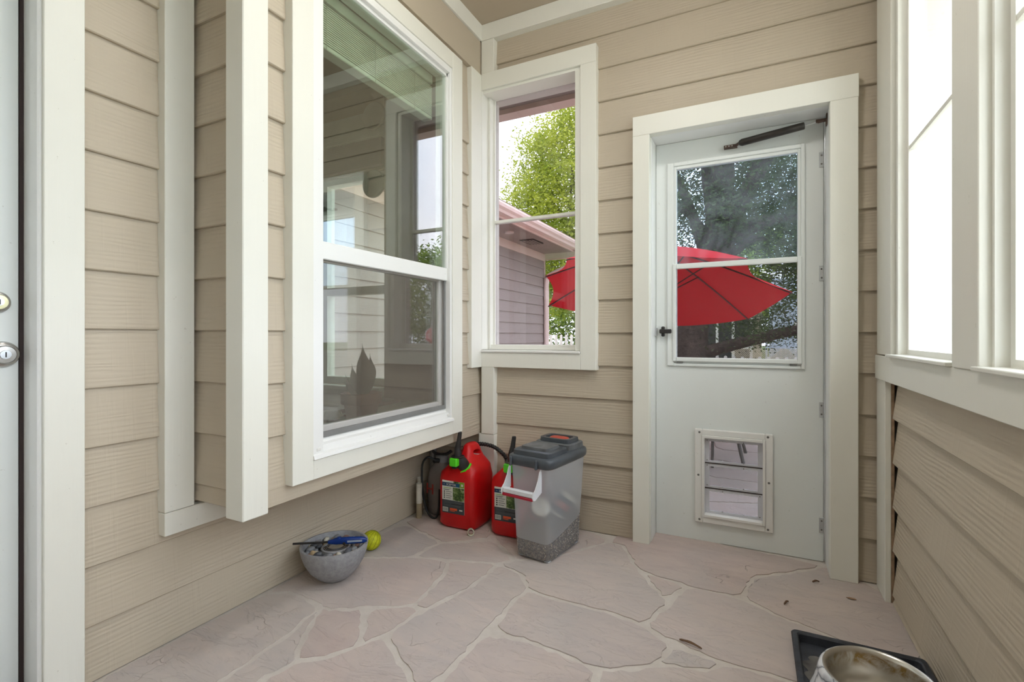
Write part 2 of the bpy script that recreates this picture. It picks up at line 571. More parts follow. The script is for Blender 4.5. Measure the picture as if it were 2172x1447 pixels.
def superring(hx, hy, z, cx=0, cy=0, e=5.0, n=40):
    ring = []
    for i in range(n):
        a = 2 * math.pi * i / n
        c, s = math.cos(a), math.sin(a)
        ring.append(Vector((cx + hx * math.copysign(abs(c) ** (2 / e), c), cy + hy * math.copysign(abs(s) ** (2 / e), s), z)))
    return ring


def prism(bm, poly, z0, z1):
    """poly is a list of (x, y); extruded along z"""
    a = [bm.verts.new((x, y, z0)) for x, y in poly]
    b = [bm.verts.new((x, y, z1)) for x, y in poly]
    n = len(poly)
    for i in range(n):
        j = (i + 1) % n
        bm.faces.new((a[i], a[j], b[j], b[i]))
    bm.faces.new(list(reversed(a)))
    bm.faces.new(b)


def obj(name, bm, mat, parent=None, smooth=False, angle=40):
    me = bpy.data.meshes.new(name)
    bmesh.ops.recalc_face_normals(bm, faces=list(bm.faces))
    bm.to_mesh(me)
    bm.free()
    me.materials.append(M[mat] if isinstance(mat, str) else mat)
    if smooth:
        me.polygons.foreach_set('use_smooth', [True] * len(me.polygons))
        try:
            me.set_sharp_from_angle(angle=R(angle))
        except Exception:
            pass
    o = bpy.data.objects.new(name, me)
    COL.objects.link(o)
    if parent is not None:
        o.parent = parent
    return o


def link_mesh(name, me, parent=None):
    o = bpy.data.objects.new(name, me)
    COL.objects.link(o)
    if parent is not None:
        o.parent = parent
    return o


def tag(o, label=None, cat=None, group=None, kind=None):
    if label: o['label'] = label
    if cat: o['category'] = cat
    if group: o['group'] = group
    if kind: o['kind'] = kind
    return o


def thing(name, label, cat, loc=(0, 0, 0), rotz=0.0, group=None, kind=None):
    o = bpy.data.objects.new(name, None)
    COL.objects.link(o)
    o.empty_display_size = 0.05
    o.location = loc
    o.rotation_euler = (0, 0, rotz)
    return tag(o, label, cat, group, kind)


def dup(root, loc=None, label=None, rotz=None, parent=None):
    r = root.copy()
    COL.objects.link(r)
    if parent is not None:
        r.parent = parent
    if loc is not None:
        r.location = loc
    if rotz is not None:
        r.rotation_euler = (0, 0, rotz)
    if label:
        r['label'] = label
    for ch in list(root.children):
        dup(ch, parent=r)
    return r


def text_bm(s, size, mtx, depth=0.0004):
    cu = bpy.data.curves.new('t', 'FONT')
    cu.body = s
    cu.size = size
    cu.extrude = depth
    cu.align_x = 'LEFT'
    cu.resolution_u = 2
    ob = bpy.data.objects.new('t', cu)
    COL.objects.link(ob)
    dg = bpy.context.evaluated_depsgraph_get()
    me = bpy.data.meshes.new_from_object(ob.evaluated_get(dg))
    bpy.data.objects.remove(ob)
    bpy.data.curves.remove(cu)
    me.transform(mtx)
    bm = bmesh.new()
    bm.from_mesh(me)
    bpy.data.meshes.remove(me)
    return bm


# ------------------------------------------------------------------ siding
def siding(parent, axis, plane, sgn, a0, a1, lines, openings, mat, tb=0.0155, tt=0.001, lap=0.022):
    """lap boards, one object each. axis: direction the boards run along"""
    for zb, ze in zip(lines[:-1], lines[1:]):
        ops = [o for o in openings if o[2] < ze - 1e-6 and o[3] > zb + 1e-6]
        cuts = sorted({a0, a1} | {v_ for o in ops for v_ in o[:2] if a0 < v_ < a1})
        slabs = []
        for p, q in zip(cuts[:-1], cuts[1:]):
            free = [(zb, ze)]
            for o in ops:
                if o[0] < q - 1e-6 and o[1] > p + 1e-6:
                    nf = []
                    for u, w in free:
                        if o[3] <= u or o[2] >= w:
                            nf.append((u, w)); continue
                        if o[2] > u: nf.append((u, o[2]))
                        if o[3] < w: nf.append((o[3], w))
                    free = nf
            if slabs and slabs[-1][2] == free:
                slabs[-1] = (slabs[-1][0], q, free)
            else:
                slabs.append((p, q, free))
        bands = [(z0, z1, [(p, q)]) for p, q, fr_ in slabs for z0, z1 in fr_ if z1 - z0 > 0.004]
        full = ze - zb + lap
        for z0, z1, free in bands:
            zt = z1 + lap if abs(z1 - ze) < 1e-6 and ze < lines[-1] - 1e-6 else z1
            th0 = tb + (tt - tb) * (z0 - zb) / full
            th1 = tb + (tt - tb) * (zt - zb) / full
            for p, q in free:
                if q - p < 0.004: continue
                bm = bmesh.new()
                def P(a, d, z):
                    return (plane + sgn * d, a, z) if axis == 'y' else (a, plane + sgn * d, z)
                e = 0.003
                prof = [(0.0, z0), (th0 - e, z0), (th0, z0 + e), (th1, zt), (0.0, zt)]
                r0 = [bm.verts.new(P(p, d, z)) for d, z in prof]
                r1 = [bm.verts.new(P(q, d, z)) for d, z in prof]
                n = len(prof)
                for i in range(n):
                    j = (i + 1) % n
                    bm.faces.new((r0[i], r0[j], r1[j], r1[i]))
                bm.faces.new(r0); bm.faces.new(list(reversed(r1)))
                obj('siding_board', bm, mat, parent)


def struct(name, bm, mat, label, cat, smooth=False):
    o = obj(name, bm, mat, None, smooth)
    return tag(o, label, cat, None, 'structure')


def sroot(name, label, cat, loc=(0, 0, 0)):
    return thing(name, label, cat, loc, 0, None, 'structure')


def lines_from(z0, dz, zmax, first=0.0):
    L = [first]
    z = z0
    while z < zmax - 0.02:
        L.append(z); z += dz
    L.append(zmax)
    return L


CEIL = 2.84
XW, YW = -1.782, 2.505          # sheathing faces: left wall, back wall
XR = 0.501

# ------------------------------------------------------------------ ground and floor
g_bm = bmesh.new()
box(g_bm, -60, 60, -40, 60, -0.30, -0.10)
gr = obj('ground', g_bm, 'grass')
tag(gr, 'short green lawn spreading around the house', 'lawn', None, 'structure')

dv_bm = bmesh.new()  # unseen slab added to bounce sunlight up through the right windows
box(dv_bm, 1.6, 9.0, -14.0, 7.0, -0.11, -0.06)
struct('reflector', dv_bm, 'bounce_concrete', 'unseen pale concrete driveway running along the right side of the porch', 'reflector')
f_bm = bmesh.new()
box(f_bm, -1.95, 0.62, -1.7, 2.75, -0.10, -0.0022)
floor = struct('floor', f_bm, 'mortar', 'flagstone porch floor with pale mortar joints', 'floor')
STONES=[
 [(-1.77,1.313),(-1.675,1.356),(-1.568,1.354),(-1.484,1.34),(-1.426,1.344),(-1.311,1.416),(-1.17,1.504),(-1.185,1.624),(-1.202,1.76),(-1.256,1.871),(-1.313,1.869),(-1.424,1.83),(-1.621,1.732),(-1.77,1.626)],
 [(-1.77,1.626),(-1.621,1.732),(-1.424,1.83),(-1.425,1.954),(-1.394,2.018),(-1.492,2.058),(-1.733,2.136)],
 [(-1.733,2.136),(-1.492,2.058),(-1.394,2.018),(-1.188,2.184),(-1.439,2.483),(-1.729,2.279)],
 [(-1.394,2.018),(-1.425,1.954),(-1.424,1.83),(-1.313,1.869),(-1.208,1.895),(-1.03,1.957),(-0.983,2.007),(-1.062,2.071),(-1.17,2.167),(-1.188,2.184)],
 [(-1.188,2.184),(-1.17,2.167),(-1.062,2.071),(-0.983,2.007),(-0.795,2.17),(-0.712,2.309),(-0.653,2.405),(-0.755,2.492),(-1.056,2.502),(-1.439,2.483)],
 [(-1.256,1.871),(-1.202,1.76),(-1.185,1.624),(-1.17,1.504),(-1.113,1.493),(-1.078,1.598),(-1.043,1.715),(-1.034,1.829),(-1.034,1.95),(-1.208,1.895)],
 [(-1.032,1.946),(-1.034,1.829),(-1.043,1.715),(-1.078,1.598),(-1.113,1.493),(-1.121,1.478),(-1.143,1.31),(-0.957,1.197),(-0.869,1.141),(-0.838,1.157),(-0.845,1.253),(-0.839,1.467),(-0.824,1.505),(-0.837,1.688),(-0.824,1.804),(-0.894,1.904)],
 [(-0.983,2.007),(-1.032,1.946),(-0.894,1.904),(-0.824,1.804),(-0.698,1.787),(-0.475,1.789),(-0.351,1.762),(-0.291,1.959),(-0.313,1.978),(-0.393,2.085),(-0.481,2.21),(-0.569,2.38),(-0.653,2.405),(-0.712,2.309),(-0.795,2.17)],
 [(-0.837,1.688),(-0.824,1.804),(-0.698,1.787),(-0.475,1.789),(-0.351,1.762),(-0.233,1.711),(-0.239,1.691),(-0.277,1.574),(-0.363,1.505),(-0.435,1.466),(-0.559,1.489),(-0.695,1.498),(-0.824,1.505)],
 [(-0.824,1.505),(-0.695,1.498),(-0.559,1.489),(-0.435,1.466),(-0.411,1.369),(-0.838,1.157),(-0.845,1.253),(-0.839,1.467)],
 [(-1.479,1.336),(-1.426,1.344),(-1.317,1.402),(-1.186,1.232),(-1.229,1.143),(-1.3,1.082),(-1.353,1.126)],
 [(-1.317,1.402),(-1.311,1.416),(-1.17,1.504),(-1.121,1.478),(-1.143,1.31),(-1.186,1.232)],
 [(-1.77,1.313),(-1.675,1.356),(-1.568,1.354),(-1.479,1.336),(-1.442,1.167),(-1.435,1.026),(-1.432,0.929),(-1.422,0.867),(-1.772,0.693)],
 [(-1.479,1.336),(-1.353,1.126),(-1.3,1.082),(-1.323,0.981),(-1.31,0.923),(-1.422,0.867),(-1.432,0.929),(-1.435,1.026),(-1.442,1.167)],
 [(-1.3,1.082),(-1.229,1.143),(-1.186,1.232),(-1.143,1.31),(-0.957,1.197),(-0.869,1.141),(-1.31,0.923),(-1.323,0.981)],
 [(-0.653,2.405),(-0.569,2.38),(-0.481,2.21),(-0.429,2.158),(-0.281,2.132),(-0.213,2.12),(-0.048,2.121),(0.002,2.331),(0.149,2.446),(0.291,2.589),(-0.47,2.704),(-0.614,2.633)],
 [(-0.429,2.158),(-0.393,2.085),(-0.313,1.978),(-0.291,1.959),(-0.248,2.123),(-0.281,2.132)],
 [(-0.248,2.123),(-0.291,1.959),(-0.351,1.762),(-0.233,1.711),(-0.091,1.674),(0.09,1.679),(0.172,1.659),(0.318,1.931),(0.282,1.953),(0.168,2.017),(0.109,2.032),(-0.048,2.121),(-0.213,2.12)],
 [(-0.048,2.121),(0.109,2.032),(0.168,2.017),(0.282,1.953),(0.318,1.931),(0.492,1.929),(0.49,2.389),(0.392,2.52),(0.291,2.589),(0.149,2.446),(0.002,2.331)],
 [(-0.239,1.691),(-0.277,1.574),(-0.24,1.587),(-0.124,1.618),(-0.087,1.671),(-0.091,1.674),(-0.233,1.711)],
 [(-0.277,1.574),(-0.24,1.587),(-0.124,1.618),(-0.087,1.671),(0.09,1.679),(0.172,1.659),(-0.411,1.369),(-0.435,1.466),(-0.363,1.505)],
 [(0.318,1.931),(0.172,1.659),(0.503,1.823),(0.492,1.929)],
]


def smooth_poly(poly, inset, jit=0.0065, sub=3):
    """inset a joint outline, roughen and round it"""
    n = len(poly)
    area = sum(poly[i][0] * poly[(i + 1) % n][1] - poly[(i + 1) % n][0] * poly[i][1] for i in range(n)) / 2
    if area < 0:
        poly = poly[::-1]
    cl = []
    for q in poly:
        if not cl or math.hypot(q[0] - cl[-1][0], q[1] - cl[-1][1]) > 0.045: cl.append(q)
    while len(cl) > 3 and math.hypot(cl[0][0] - cl[-1][0], cl[0][1] - cl[-1][1]) < 0.045: cl.pop()
    poly = cl
    n = len(poly)
    if n < 3: return []
    ins = []
    for i in range(n):
        p0, p1, p2 = (Vector((*poly[(i + k) % n], 0)) for k in (-1, 0, 1))
        d1 = (p1 - p0); d2 = (p2 - p1)
        if d1.length < 1e-4 or d2.length < 1e-4: continue
        n1 = Vector((-d1.y, d1.x, 0)).normalized()
        n2 = Vector((-d2.y, d2.x, 0)).normalized()
        b = (n1 + n2)
        if b.length < 0.2: b = n1.copy()
        b.normalize()
        k = max(0.62, b.dot(n1))
        ins.append(p1 + b * (inset / k))
    out = []
    m = len(ins)
    for i in range(m):
        a, b = ins[i], ins[(i + 1) % m]
        L = (b - a).length
        ns = max(2, int(L / 0.032))
        nrm = Vector((-(b - a).y, (b - a).x, 0))
        if nrm.length > 1e-6: nrm.normalize()
        lo, hi = 0.12, 0.88
        for k in range(ns + 1):
            t = lo + (hi - lo) * k / ns
            out.append(a.lerp(b, t) + nrm * random.uniform(-jit, jit))
    return out


def stone(poly, parent, z1=0.0, inset=0.0105, z0=-0.03):
    pts = smooth_poly(poly, inset)
    if len(pts) < 4: return
    zt = z1 + random.uniform(-0.001, 0.0015)
    keep = []
    for p in pts:
        if not keep or (p - keep[-1]).length > 0.008: keep.append(p)
    if (keep[0] - keep[-1]).length < 0.008: keep.pop()
    pts = keep
    bm = bmesh.new()
    r0 = [bm.verts.new((p.x, p.y, z0)) for p in pts]
    r1 = [bm.verts.new((p.x, p.y, zt)) for p in pts]
    n = len(pts)
    for i in range(n):
        j = (i + 1) % n
        bm.faces.new((r0[i], r0[j], r1[j], r1[i]))
    f = bm.faces.new(r1)
    bm.normal_update()
    bmesh.ops.triangulate(bm, faces=[f])
    me = bpy.data.meshes.new('flagstone')
    bm.to_mesh(me); bm.free()
    me.materials.append(M['flagstone'])
    return link_mesh('flagstone', me, parent)


def clip(poly, nx, ny, d):
    """keep the side where nx*x+ny*y <= d"""
    out = []
    for i in range(len(poly)):
        a, b = poly[i], poly[(i + 1) % len(poly)]
        da, db = nx * a[0] + ny * a[1] - d, nx * b[0] + ny * b[1] - d
        if da <= 0: out.append(a)
        if (da < 0 < db) or (db < 0 < da):
            t = da / (da - db)
            out.append((a[0] + (b[0] - a[0]) * t, a[1] + (b[1] - a[1]) * t))
    return out


def voronoi(seeds, region):
    cells = []
    for i, s in enumerate(seeds):
        c = list(region)
        for j, q in enumerate(seeds):
            if i == j: continue
            if (q[0] - s[0]) ** 2 + (q[1] - s[1]) ** 2 > 2.2: continue
            nx, ny = q[0] - s[0], q[1] - s[1]
            c = clip(c, nx, ny, nx * (q[0] + s[0]) / 2 + ny * (q[1] + s[1]) / 2)
            if len(c) < 3: break
        if len(c) >= 3: cells.append(c)
    return cells


for p in STONES:
    q = [(min(max(x, -1.765), 0.50), min(y, 2.66)) for x, y in p]
    stone(q, floor)
# stones behind the traced ones, under and behind the viewer
reg = [(-1.765, -1.68), (0.50, -1.68), (0.50, 2.0), (-1.765, 2.0)]
cs, sn = math.cos(R(26.432)), math.sin(R(26.432))
reg = clip(reg, -sn, cs, 1.405)
sd_ = []
for ix in range(7):
    for iy in range(9):
        sd_.append((-1.75 + ix * 0.40 + random.uniform(-.14, .14), -1.6 + iy * 0.40 + random.uniform(-.14, .14)))
for c in voronoi([s for s in sd_ if -sn * s[0] + cs * s[1] < 1.42], reg):
    stone(c, floor)

# patio outside
pb = bmesh.new()
box(pb, -3.45, 1.55, 2.76, 9.0, -0.09, -0.024)
patio = struct('patio', pb, 'mortar', 'flagstone patio in the yard behind the porch door', 'patio')
reg = [(-3.43, 2.8), (1.54, 2.8), (1.54, 8.95), (-3.43, 8.95)]
sd_ = [(-3.2 + ix * 0.62 + random.uniform(-.2, .2), 3.0 + iy * 0.58 + random.uniform(-.2, .2)) for ix in range(8) for iy in range(11)]
for c in voronoi(sd_, reg):
    stone(c, patio, z1=-0.018, inset=0.018, z0=-0.06)

# ------------------------------------------------------------------ left wall
LLINES = lines_from(0.167, 0.1775, CEIL)
b = bmesh.new()
box(b, -1.90, XW, 0.64, 1.10, 0.0, CEIL)
box(b, -1.90, XW, 1.10, 2.62, 0.0, 0.55)
box(b, -1.90, XW, -0.42, 0.64, 2.08, CEIL)
box(b, -1.90, XW, -1.7, -0.34, 0.0, CEIL)
box(b, -1.90, XW, 1.10, 2.62, 2.62, CEIL)
wl = struct('wall_left', b, 'beige_plain', 'beige lap-sided house wall with the entry door and projecting bay', 'wall')
siding(wl, 'y', XW, 1, -1.7, YW, LLINES, [(-0.36, 0.66, -1, 2.1), (1.03, 3.0, 0.522, 3.0)], 'siding_y')

# trim board around the bay on the wall
b = bx(-1.785, -1.735, 0.925, 1.020, 0.449, CEIL - 0.095, 0.002)
struct('trim_1', b, 'cream', 'cream board on the left wall where the bay starts', 'trim board')
b = bx(-1.785, -1.735, 0.925, 2.47, 0.371, 0.447, 0.002)
struct('trim_2', b, 'cream', 'cream ledger board under the bay on the left wall', 'trim board')

# ------------------------------------------------------------------ bay
b = bmesh.new()
box(b, -1.779, -1.455, 1.041, 2.50, 0.462, 0.60)             # floor of the bay
box(b, -1.779, -1.455, 1.041, 2.50, 2.45, CEIL)              # top
box(b, -1.779, -1.455, 1.041, 1.10, 0.60, 2.45)              # side
box(b, -1.50, -1.451, 1.041, 1.24, 0.462, CEIL)
box(b, -1.50, -1.451, 2.12, 2.50, 0.462, CEIL)
box(b, -1.50, -1.451, 1.24, 2.12, 0.462, 0.60)
box(b, -1.50, -1.451, 1.24, 2.12, 2.42, CEIL)
bay = struct('wall_bay', b, 'beige_plain', 'beige sided bay box that projects over the floor and holds the large window', 'bay wall')
siding(bay, 'y', -1.451, 1, 1.02, YW, [z - 0.004 for z in LLINES if z > 0.5][:-4] + [2.555],
       [(1.19, 2.18, 0.55, 2.48)], 'siding_y')
siding(bay, 'x', 1.041, -1, -1.779, -1.49, [0.462] + [z - 0.002 for z in LLINES if z > 0.5], [], 'siding_x')
obj('frieze_board', bx(-1.47, -1.425, 1.03, YW, 2.552, 2.746, 0.002), 'beige_plain', bay)
obj('skirt_board', bx(-1.46, -1.4365, 1.02, YW, 0.464, 0.523, 0.0015), 'siding_y', bay)

b = bmesh.new()
box(b, -1.505, -1.420, 0.980, 1.070, 0.453, CEIL - 0.095, 0.003)
struct('trim_3', b, 'cream', 'cream corner post on the free corner of the bay', 'corner post')
b = bx(-1.46, -1.418, 2.344, 2.456, 0.852, 2.55, 0.002)
struct('trim_4', b, 'cream', 'tall cream board on the bay face beside the small window', 'trim board')

# bay window
w1 = sroot('window_1', 'large white double-hung window with cream casing in the bay', 'window')
X0, X1 = -1.452, -1.400
obj('side_casing', bx(X0, X1, 1.146, 1.235, 0.522, 2.51, 0.002), 'cream', w1)
obj('side_casing', bx(X0, X1, 2.128, 2.220, 0.522, 2.51, 0.002), 'cream', w1)
obj('head_casing', bx(X0, X1 - 0.0008, 1.2352, 2.1278, 2.425, 2.51, 0.002), 'cream', w1)
obj('apron', bx(X0, X1 - 0.0008, 1.2352, 2.1278, 0.522, 0.592, 0.002), 'cream', w1)
fr = bmesh.new()
box(fr, -1.50, -1.406, 1.235, 1.284, 0.60, 2.425, 0.002)
box(fr, -1.50, -1.406, 2.112, 2.128, 0.60, 2.425, 0.002)
box(fr, -1.50, -1.406, 1.284, 2.112, 2.393, 2.425, 0.002)
fro = obj('window_frame', fr, 'vinyl', w1)
sl = bmesh.new()
prof = [(-1.50, 0.60), (-1.50, 0.655), (-1.442, 0.655), (-1.432, 0.640), (-1.418, 0.634), (-1.412, 0.612), (-1.396, 0.606), (-1.392, 0.594), (-1.44, 0.592)]
r0 = [sl.verts.new((x, 1.232, z)) for x, z in prof]
r1 = [sl.verts.new((x, 2.130, z)) for x, z in prof]
for i in range(len(prof)):
    j = (i + 1) % len(prof)
    sl.faces.new((r0[i], r0[j], r1[j], r1[i]))
sl.faces.new(r0); sl.faces.new(list(reversed(r1)))
obj('window_sill', sl, 'vinyl', w1)
us = bmesh.new()
box(us, -1.447, -1.424, 1.284, 2.112, 1.318, 1.384, 0.003)
box(us, -1.447, -1.424, 1.284, 1.292, 1.384, 2.393)
box(us, -1.447, -1.424, 2.104, 2.112, 1.384, 2.393)
box(us, -1.447, -1.424, 1.284, 2.112, 2.378, 2.393)
uo = obj('upper_sash', us, 'vinyl', w1)
obj('glass_pane', bx(-1.438, -1.432, 1.290, 2.106, 1.382, 2.380), 'glass_bay', uo)
ls = bmesh.new()
box(ls, -1.485, -1.455, 1.284, 1.315, 0.655, 1.33, 0.002)
box(ls, -1.485, -1.455, 2.080, 2.112, 0.655, 1.33, 0.002)
box(ls, -1.485, -1.455, 1.315, 2.080, 0.655, 0.695, 0.002)
box(ls, -1.485, -1.455, 1.315, 2.080, 1.315, 1.35, 0.002)
lo = obj('lower_sash', ls, 'vinyl', w1)
obj('glass_pane', bx(-1.470, -1.464, 1.312, 2.083, 0.692, 1.318), 'glass_bay', lo)
ss = bmesh.new()
box(ss, -1.444, -1.434, 1.285, 1.297, 0.656, 1.318)
box(ss, -1.444, -1.434, 2.099, 2.111, 0.656, 1.318)
box(ss, -1.444, -1.434, 1.297, 2.099, 0.656, 0.676)
so = obj('screen_frame', ss, 'conduit_grey', w1)
obj('screen_mesh', bx(-1.4395, -1.4385, 1.297, 2.099, 0.676, 1.318), 'insect_screen', so)
for yy in (1.262, 2.105):
    obj('latch_clip', bx(-1.418, -1.404, yy - 0.010, yy + 0.010, 0.618, 0.630, 0.002), 'bone', w1)

# ------------------------------------------------------------------ back wall
BL = lines_from(0.181, 0.1735, CEIL)
b = bmesh.new()
Y0, Y1 = YW, 2.66
box(b, -3.6, -2.80, Y0, Y1, 0, CEIL)
box(b, -2.80, -2.17, Y0, Y1, 0, 0.70)
box(b, -2.80, -2.17, Y0, Y1, 2.14, CEIL)
box(b, -2.17, -1.418, Y0, Y1, 0, CEIL)
box(b, -1.418, -0.83, Y0, Y1, 0, 0.925)
box(b, -1.418, -0.83, Y0, Y1, 2.455, CEIL)
box(b, -0.83, -0.475, Y0, Y1, 0, CEIL)
box(b, -0.475, 0.305, Y0, Y1, 2.045, CEIL)
box(b, 0.305, 0.66, Y0, Y1, 0, CEIL)
wb = struct('wall_back', b, 'beige_plain', 'beige lap-sided end wall with the small window and storm door', 'wall')
siding(wb, 'x', YW, -1, -1.78, XR, BL, [(-1.46, -0.78, 0.90, 2.50), (-0.50, 0.33, -1, 2.08), (-1.78, -1.44, 0.47, 3)], 'siding_x')
YF = 2.455
struct('trim_5', bx(-1.420, -1.338, YF, YW, 0.466, 0.853, 0.002), 'cream', 'short cream corner board below the small window', 'corner board')
struct('trim_6', bx(-1.420, -1.338, YF, YW, 2.557, 2.746, 0.002), 'cream', 'short cream corner board above the small window', 'corner board')
struct('trim_7', bx(-1.440, -1.338, YF + 0.004, YW, 0.0, 0.464, 0.002), 'cream', 'cream corner board behind the red cans', 'corner board')
struct('trim_8', bx(-1.424, XR, YF - 0.002, YW, 2.747, CEIL, 0.002), 'cream', 'cream crown board along the top of the end wall', 'crown trim')
struct('trim_9', bx(-1.45, -1.414, -1.7, YF - 0.003, 2.747, CEIL, 0.002), 'cream', 'cream crown board along the top of the bay', 'crown trim')

# small window
w2 = sroot('window_2', 'narrow two-pane window with wide cream casing in the end wall', 'window')
obj('head_casing', bx(-1.420, -0.733, YF, YW, 2.462, 2.557, 0.002), 'cream', w2)
obj('side_casing', bx(-0.820, -0.733, YF, YW, 0.8535, 2.4615, 0.002), 'cream', w2)
obj('apron', bx(-1.420, -0.8205, YF, YW, 0.8535, 0.938, 0.002), 'cream', w2)
obj('window_sill', bx(-1.419, -0.8205, YF - 0.008, 2.60, 0.938, 0.952, 0.003), 'bone', w2)
jb = bmesh.new()
box(jb, -1.455, -1.416, YF + 0.001, 2.66, 0.953, 2.462, 0.002)
box(jb, -1.416, -1.400, 2.527, 2.64, 0.953, 2.446, 0.002)
box(jb, -0.852, -0.8205, 2.466, 2.64, 0.953, 2.446, 0.002)
box(jb, -1.416, -0.8205, 2.47, 2.66, 2.446, 2.462)
box(jb, -1.400, -0.852, 2.535, 2.64, 0.953, 0.982, 0.002)
jo = obj('jamb', jb, 'cream_smooth', w2)
sh = bmesh.new()
box(sh, -1.400, -1.390, 2.565, 2.60, 0.982, 2.446)
box(sh, -0.862, -0.852, 2.565, 2.60, 0.982, 2.446)
box(sh, -1.390, -0.862, 2.560, 2.60, 1.705, 1.722, 0.002)
so2 = obj('sash_frame', sh, 'cream_smooth', w2)
obj('glass_pane', bx(-1.390, -0.862, 2.578, 2.582, 0.982, 1.705), 'glass_small', so2)
obj('glass_pane', bx(-1.390, -0.862, 2.584, 2.588, 1.722, 2.446), 'glass_small', so2)

# ------------------------------------------------------------------ storm door
d1 = sroot('door_1', 'white half-glazed storm door with a pet flap in cream casing', 'door')
obj('side_casing', bx(-0.545, -0.463, YF, YW, 0.0, 2.0318, 0.002), 'cream', d1)
obj('side_casing', bx(0.290, 0.390, YF, YW, 0.0, 2.0315, 0.002), 'cream', d1)
obj('head_casing', bx(-0.545, 0.392, YF, YW, 2.032, 2.130, 0.002), 'cream', d1)
jb = bmesh.new()
box(jb, -0.474, -0.4605, 2.5025, 2.70, 0.0, 2.031)
box(jb, 0.2915, 0.304, 2.5025, 2.70, 0.0, 2.031)
box(jb, -0.4604, 0.2914, 2.5025, 2.70, 2.0315, 2.044)
box(jb, -0.4604, -0.447, 2.657, 2.70, 0.0, 2.031)
box(jb, 0.278, 0.2914, 2.657, 2.70, 0.0, 2.031)
obj('jamb', jb, 'vinyl', d1)
lf = bmesh.new()
LX = [-0.459, -0.357, -0.232, 0.048, 0.183, 0.285]
LY0, LY1 = 2.625, 2.655
box(lf, LX[0], LX[5], LY0, LY1, 1.893, 2.030)
box(lf, LX[0], LX[1], LY0, LY1, 0.905, 1.893)
box(lf, LX[4], LX[5], LY0, LY1, 0.905, 1.893)
box(lf, LX[0], LX[5], LY0, LY1, 0.535, 0.905)
box(lf, LX[0], LX[2], LY0, LY1, 0.130, 0.535)
box(lf, LX[3], LX[5], LY0, LY1, 0.130, 0.535)
box(lf, LX[0], LX[5], LY0, LY1, 0.0015, 0.130)
leaf = obj('door_leaf', lf, 'door_white', d1)
lt = bmesh.new()
for (xa, xb, za, zb) in ((-0.402, -0.370, 0.878, 1.925), (0.196, 0.212, 0.878, 1.925), (-0.370, 0.196, 1.905, 1.925), (-0.370, 0.196, 0.878, 0.892)):
    box(lt, xa, xb, 2.613, 2.6249, za, zb, 0.003)
for (xa, xb, za, zb) in ((-0.370, -0.357, 1.395, 1.905), (0.183, 0.196, 1.395, 1.905), (-0.357, 0.183, 1.889, 1.905)):
    box(lt, xa, xb, 2.619, 2.6249, za, zb, 0.002)
obj('lite_frame', lt, 'door_white', leaf)
ls = bmesh.new()
for (xa, xb, za, zb) in ((-0.374, -0.357, 0.903, 1.402), (0.181, 0.199, 0.903, 1.402), (-0.357, 0.181, 1.376, 1.402), (-0.357, 0.181, 0.903, 0.924)):
    box(ls, xa, xb, 2.606, 2.6245, za, zb, 0.003)
lo = obj('lower_sash', ls, 'door_white', d1)
obj('glass_pane', bx(-0.360, 0.184, 2.612, 2.615, 0.920, 1.380), 'glass_door_low', lo)
obj('glass_pane', bx(-0.360, 0.186, 2.636, 2.640, 1.385, 1.895), 'glass_hazy', leaf)
for xa in (-0.355, 0.150):
    obj('sash_clip', bx(xa, xa + 0.03, 2.612, 2.6245, 0.893, 0.902, 0.001), 'conduit_grey', leaf)
# hinge strip
hs = bmesh.new()
tube(hs, [(0.2895, 2.614, 0.01), (0.2895, 2.614, 2.03)], 0.0042, 10)
ho = obj('hinge_rail', hs, 'zinc', leaf)
for z in (1.84, 1.32, 0.695, 0.167):
    hb = bx(0.268, 0.288, 2.6205, 2.6248, z - 0.035, z + 0.035, 0.001)
    hp = obj('hinge_plate', hb, 'zinc', d1)
    for dz in (-0.02, 0.02):
        s_ = bmesh.new(); lathe(s_, [(0.0001, 0.003), (0.003, 0.002), (0.004, 0)], 10, (0.277, 2.6205, z + dz), mat4=frame_to((0, -1, 0)))
        obj('screw', s_, 'screw', hp)
# closer
cl = bmesh.new()
A, B_ = Vector((-0.062, 2.585, 1.962)), Vector((0.205, 2.560, 1.985))
dirv = (B_ - A).normalized()
lathe(cl, [(0.004, -0.006), (0.012, 0.0), (0.0165, 0.010), (0.0165, (B_ - A).length - 0.004), (0.015, (B_ - A).length), (0.006, (B_ - A).length + 0.002)], 20, A, True, True, frame_to(dirv))
clo = obj('door_closer', cl, 'closer_black', d1, True)
rd = bmesh.new()
tube(rd, [B_, B_ + dirv * 0.055], 0.0045)
obj('closer_rod', rd, 'zinc', clo)
br = bmesh.new()
box(br, -0.132, -0.072, 2.598, 2.6245, 1.953, 1.966, 0.001)
tube(br, [(-0.082, 2.605, 1.959), (-0.062, 2.585, 1.962)], 0.007)
obj('closer_bracket', br, 'rust_brown', clo)
for k in range(3):
    s_ = bmesh.new(); lathe(s_, [(0.0001, 0.001), (0.0035, 0.001), (0.0035, 0)], 10, (-0.123 + k * 0.014, 2.598, 1.9595), mat4=frame_to((0, -1, 0)))
    obj('screw', s_, 'zinc', clo)
br = bmesh.new()
p = B_ + dirv * 0.05
tube(br, [p, p + dirv * 0.02, (0.287, 2.553, 1.993)], [0.006, 0.006, 0.008])
box(br, 0.2865, 0.2905, 2.540, 2.566, 1.968, 2.018, 0.001)
box(br, 0.248, 0.288, 2.550, 2.556, 1.985, 2.000, 0.001)
obj('jamb_bracket', br, 'rust_brown', clo)
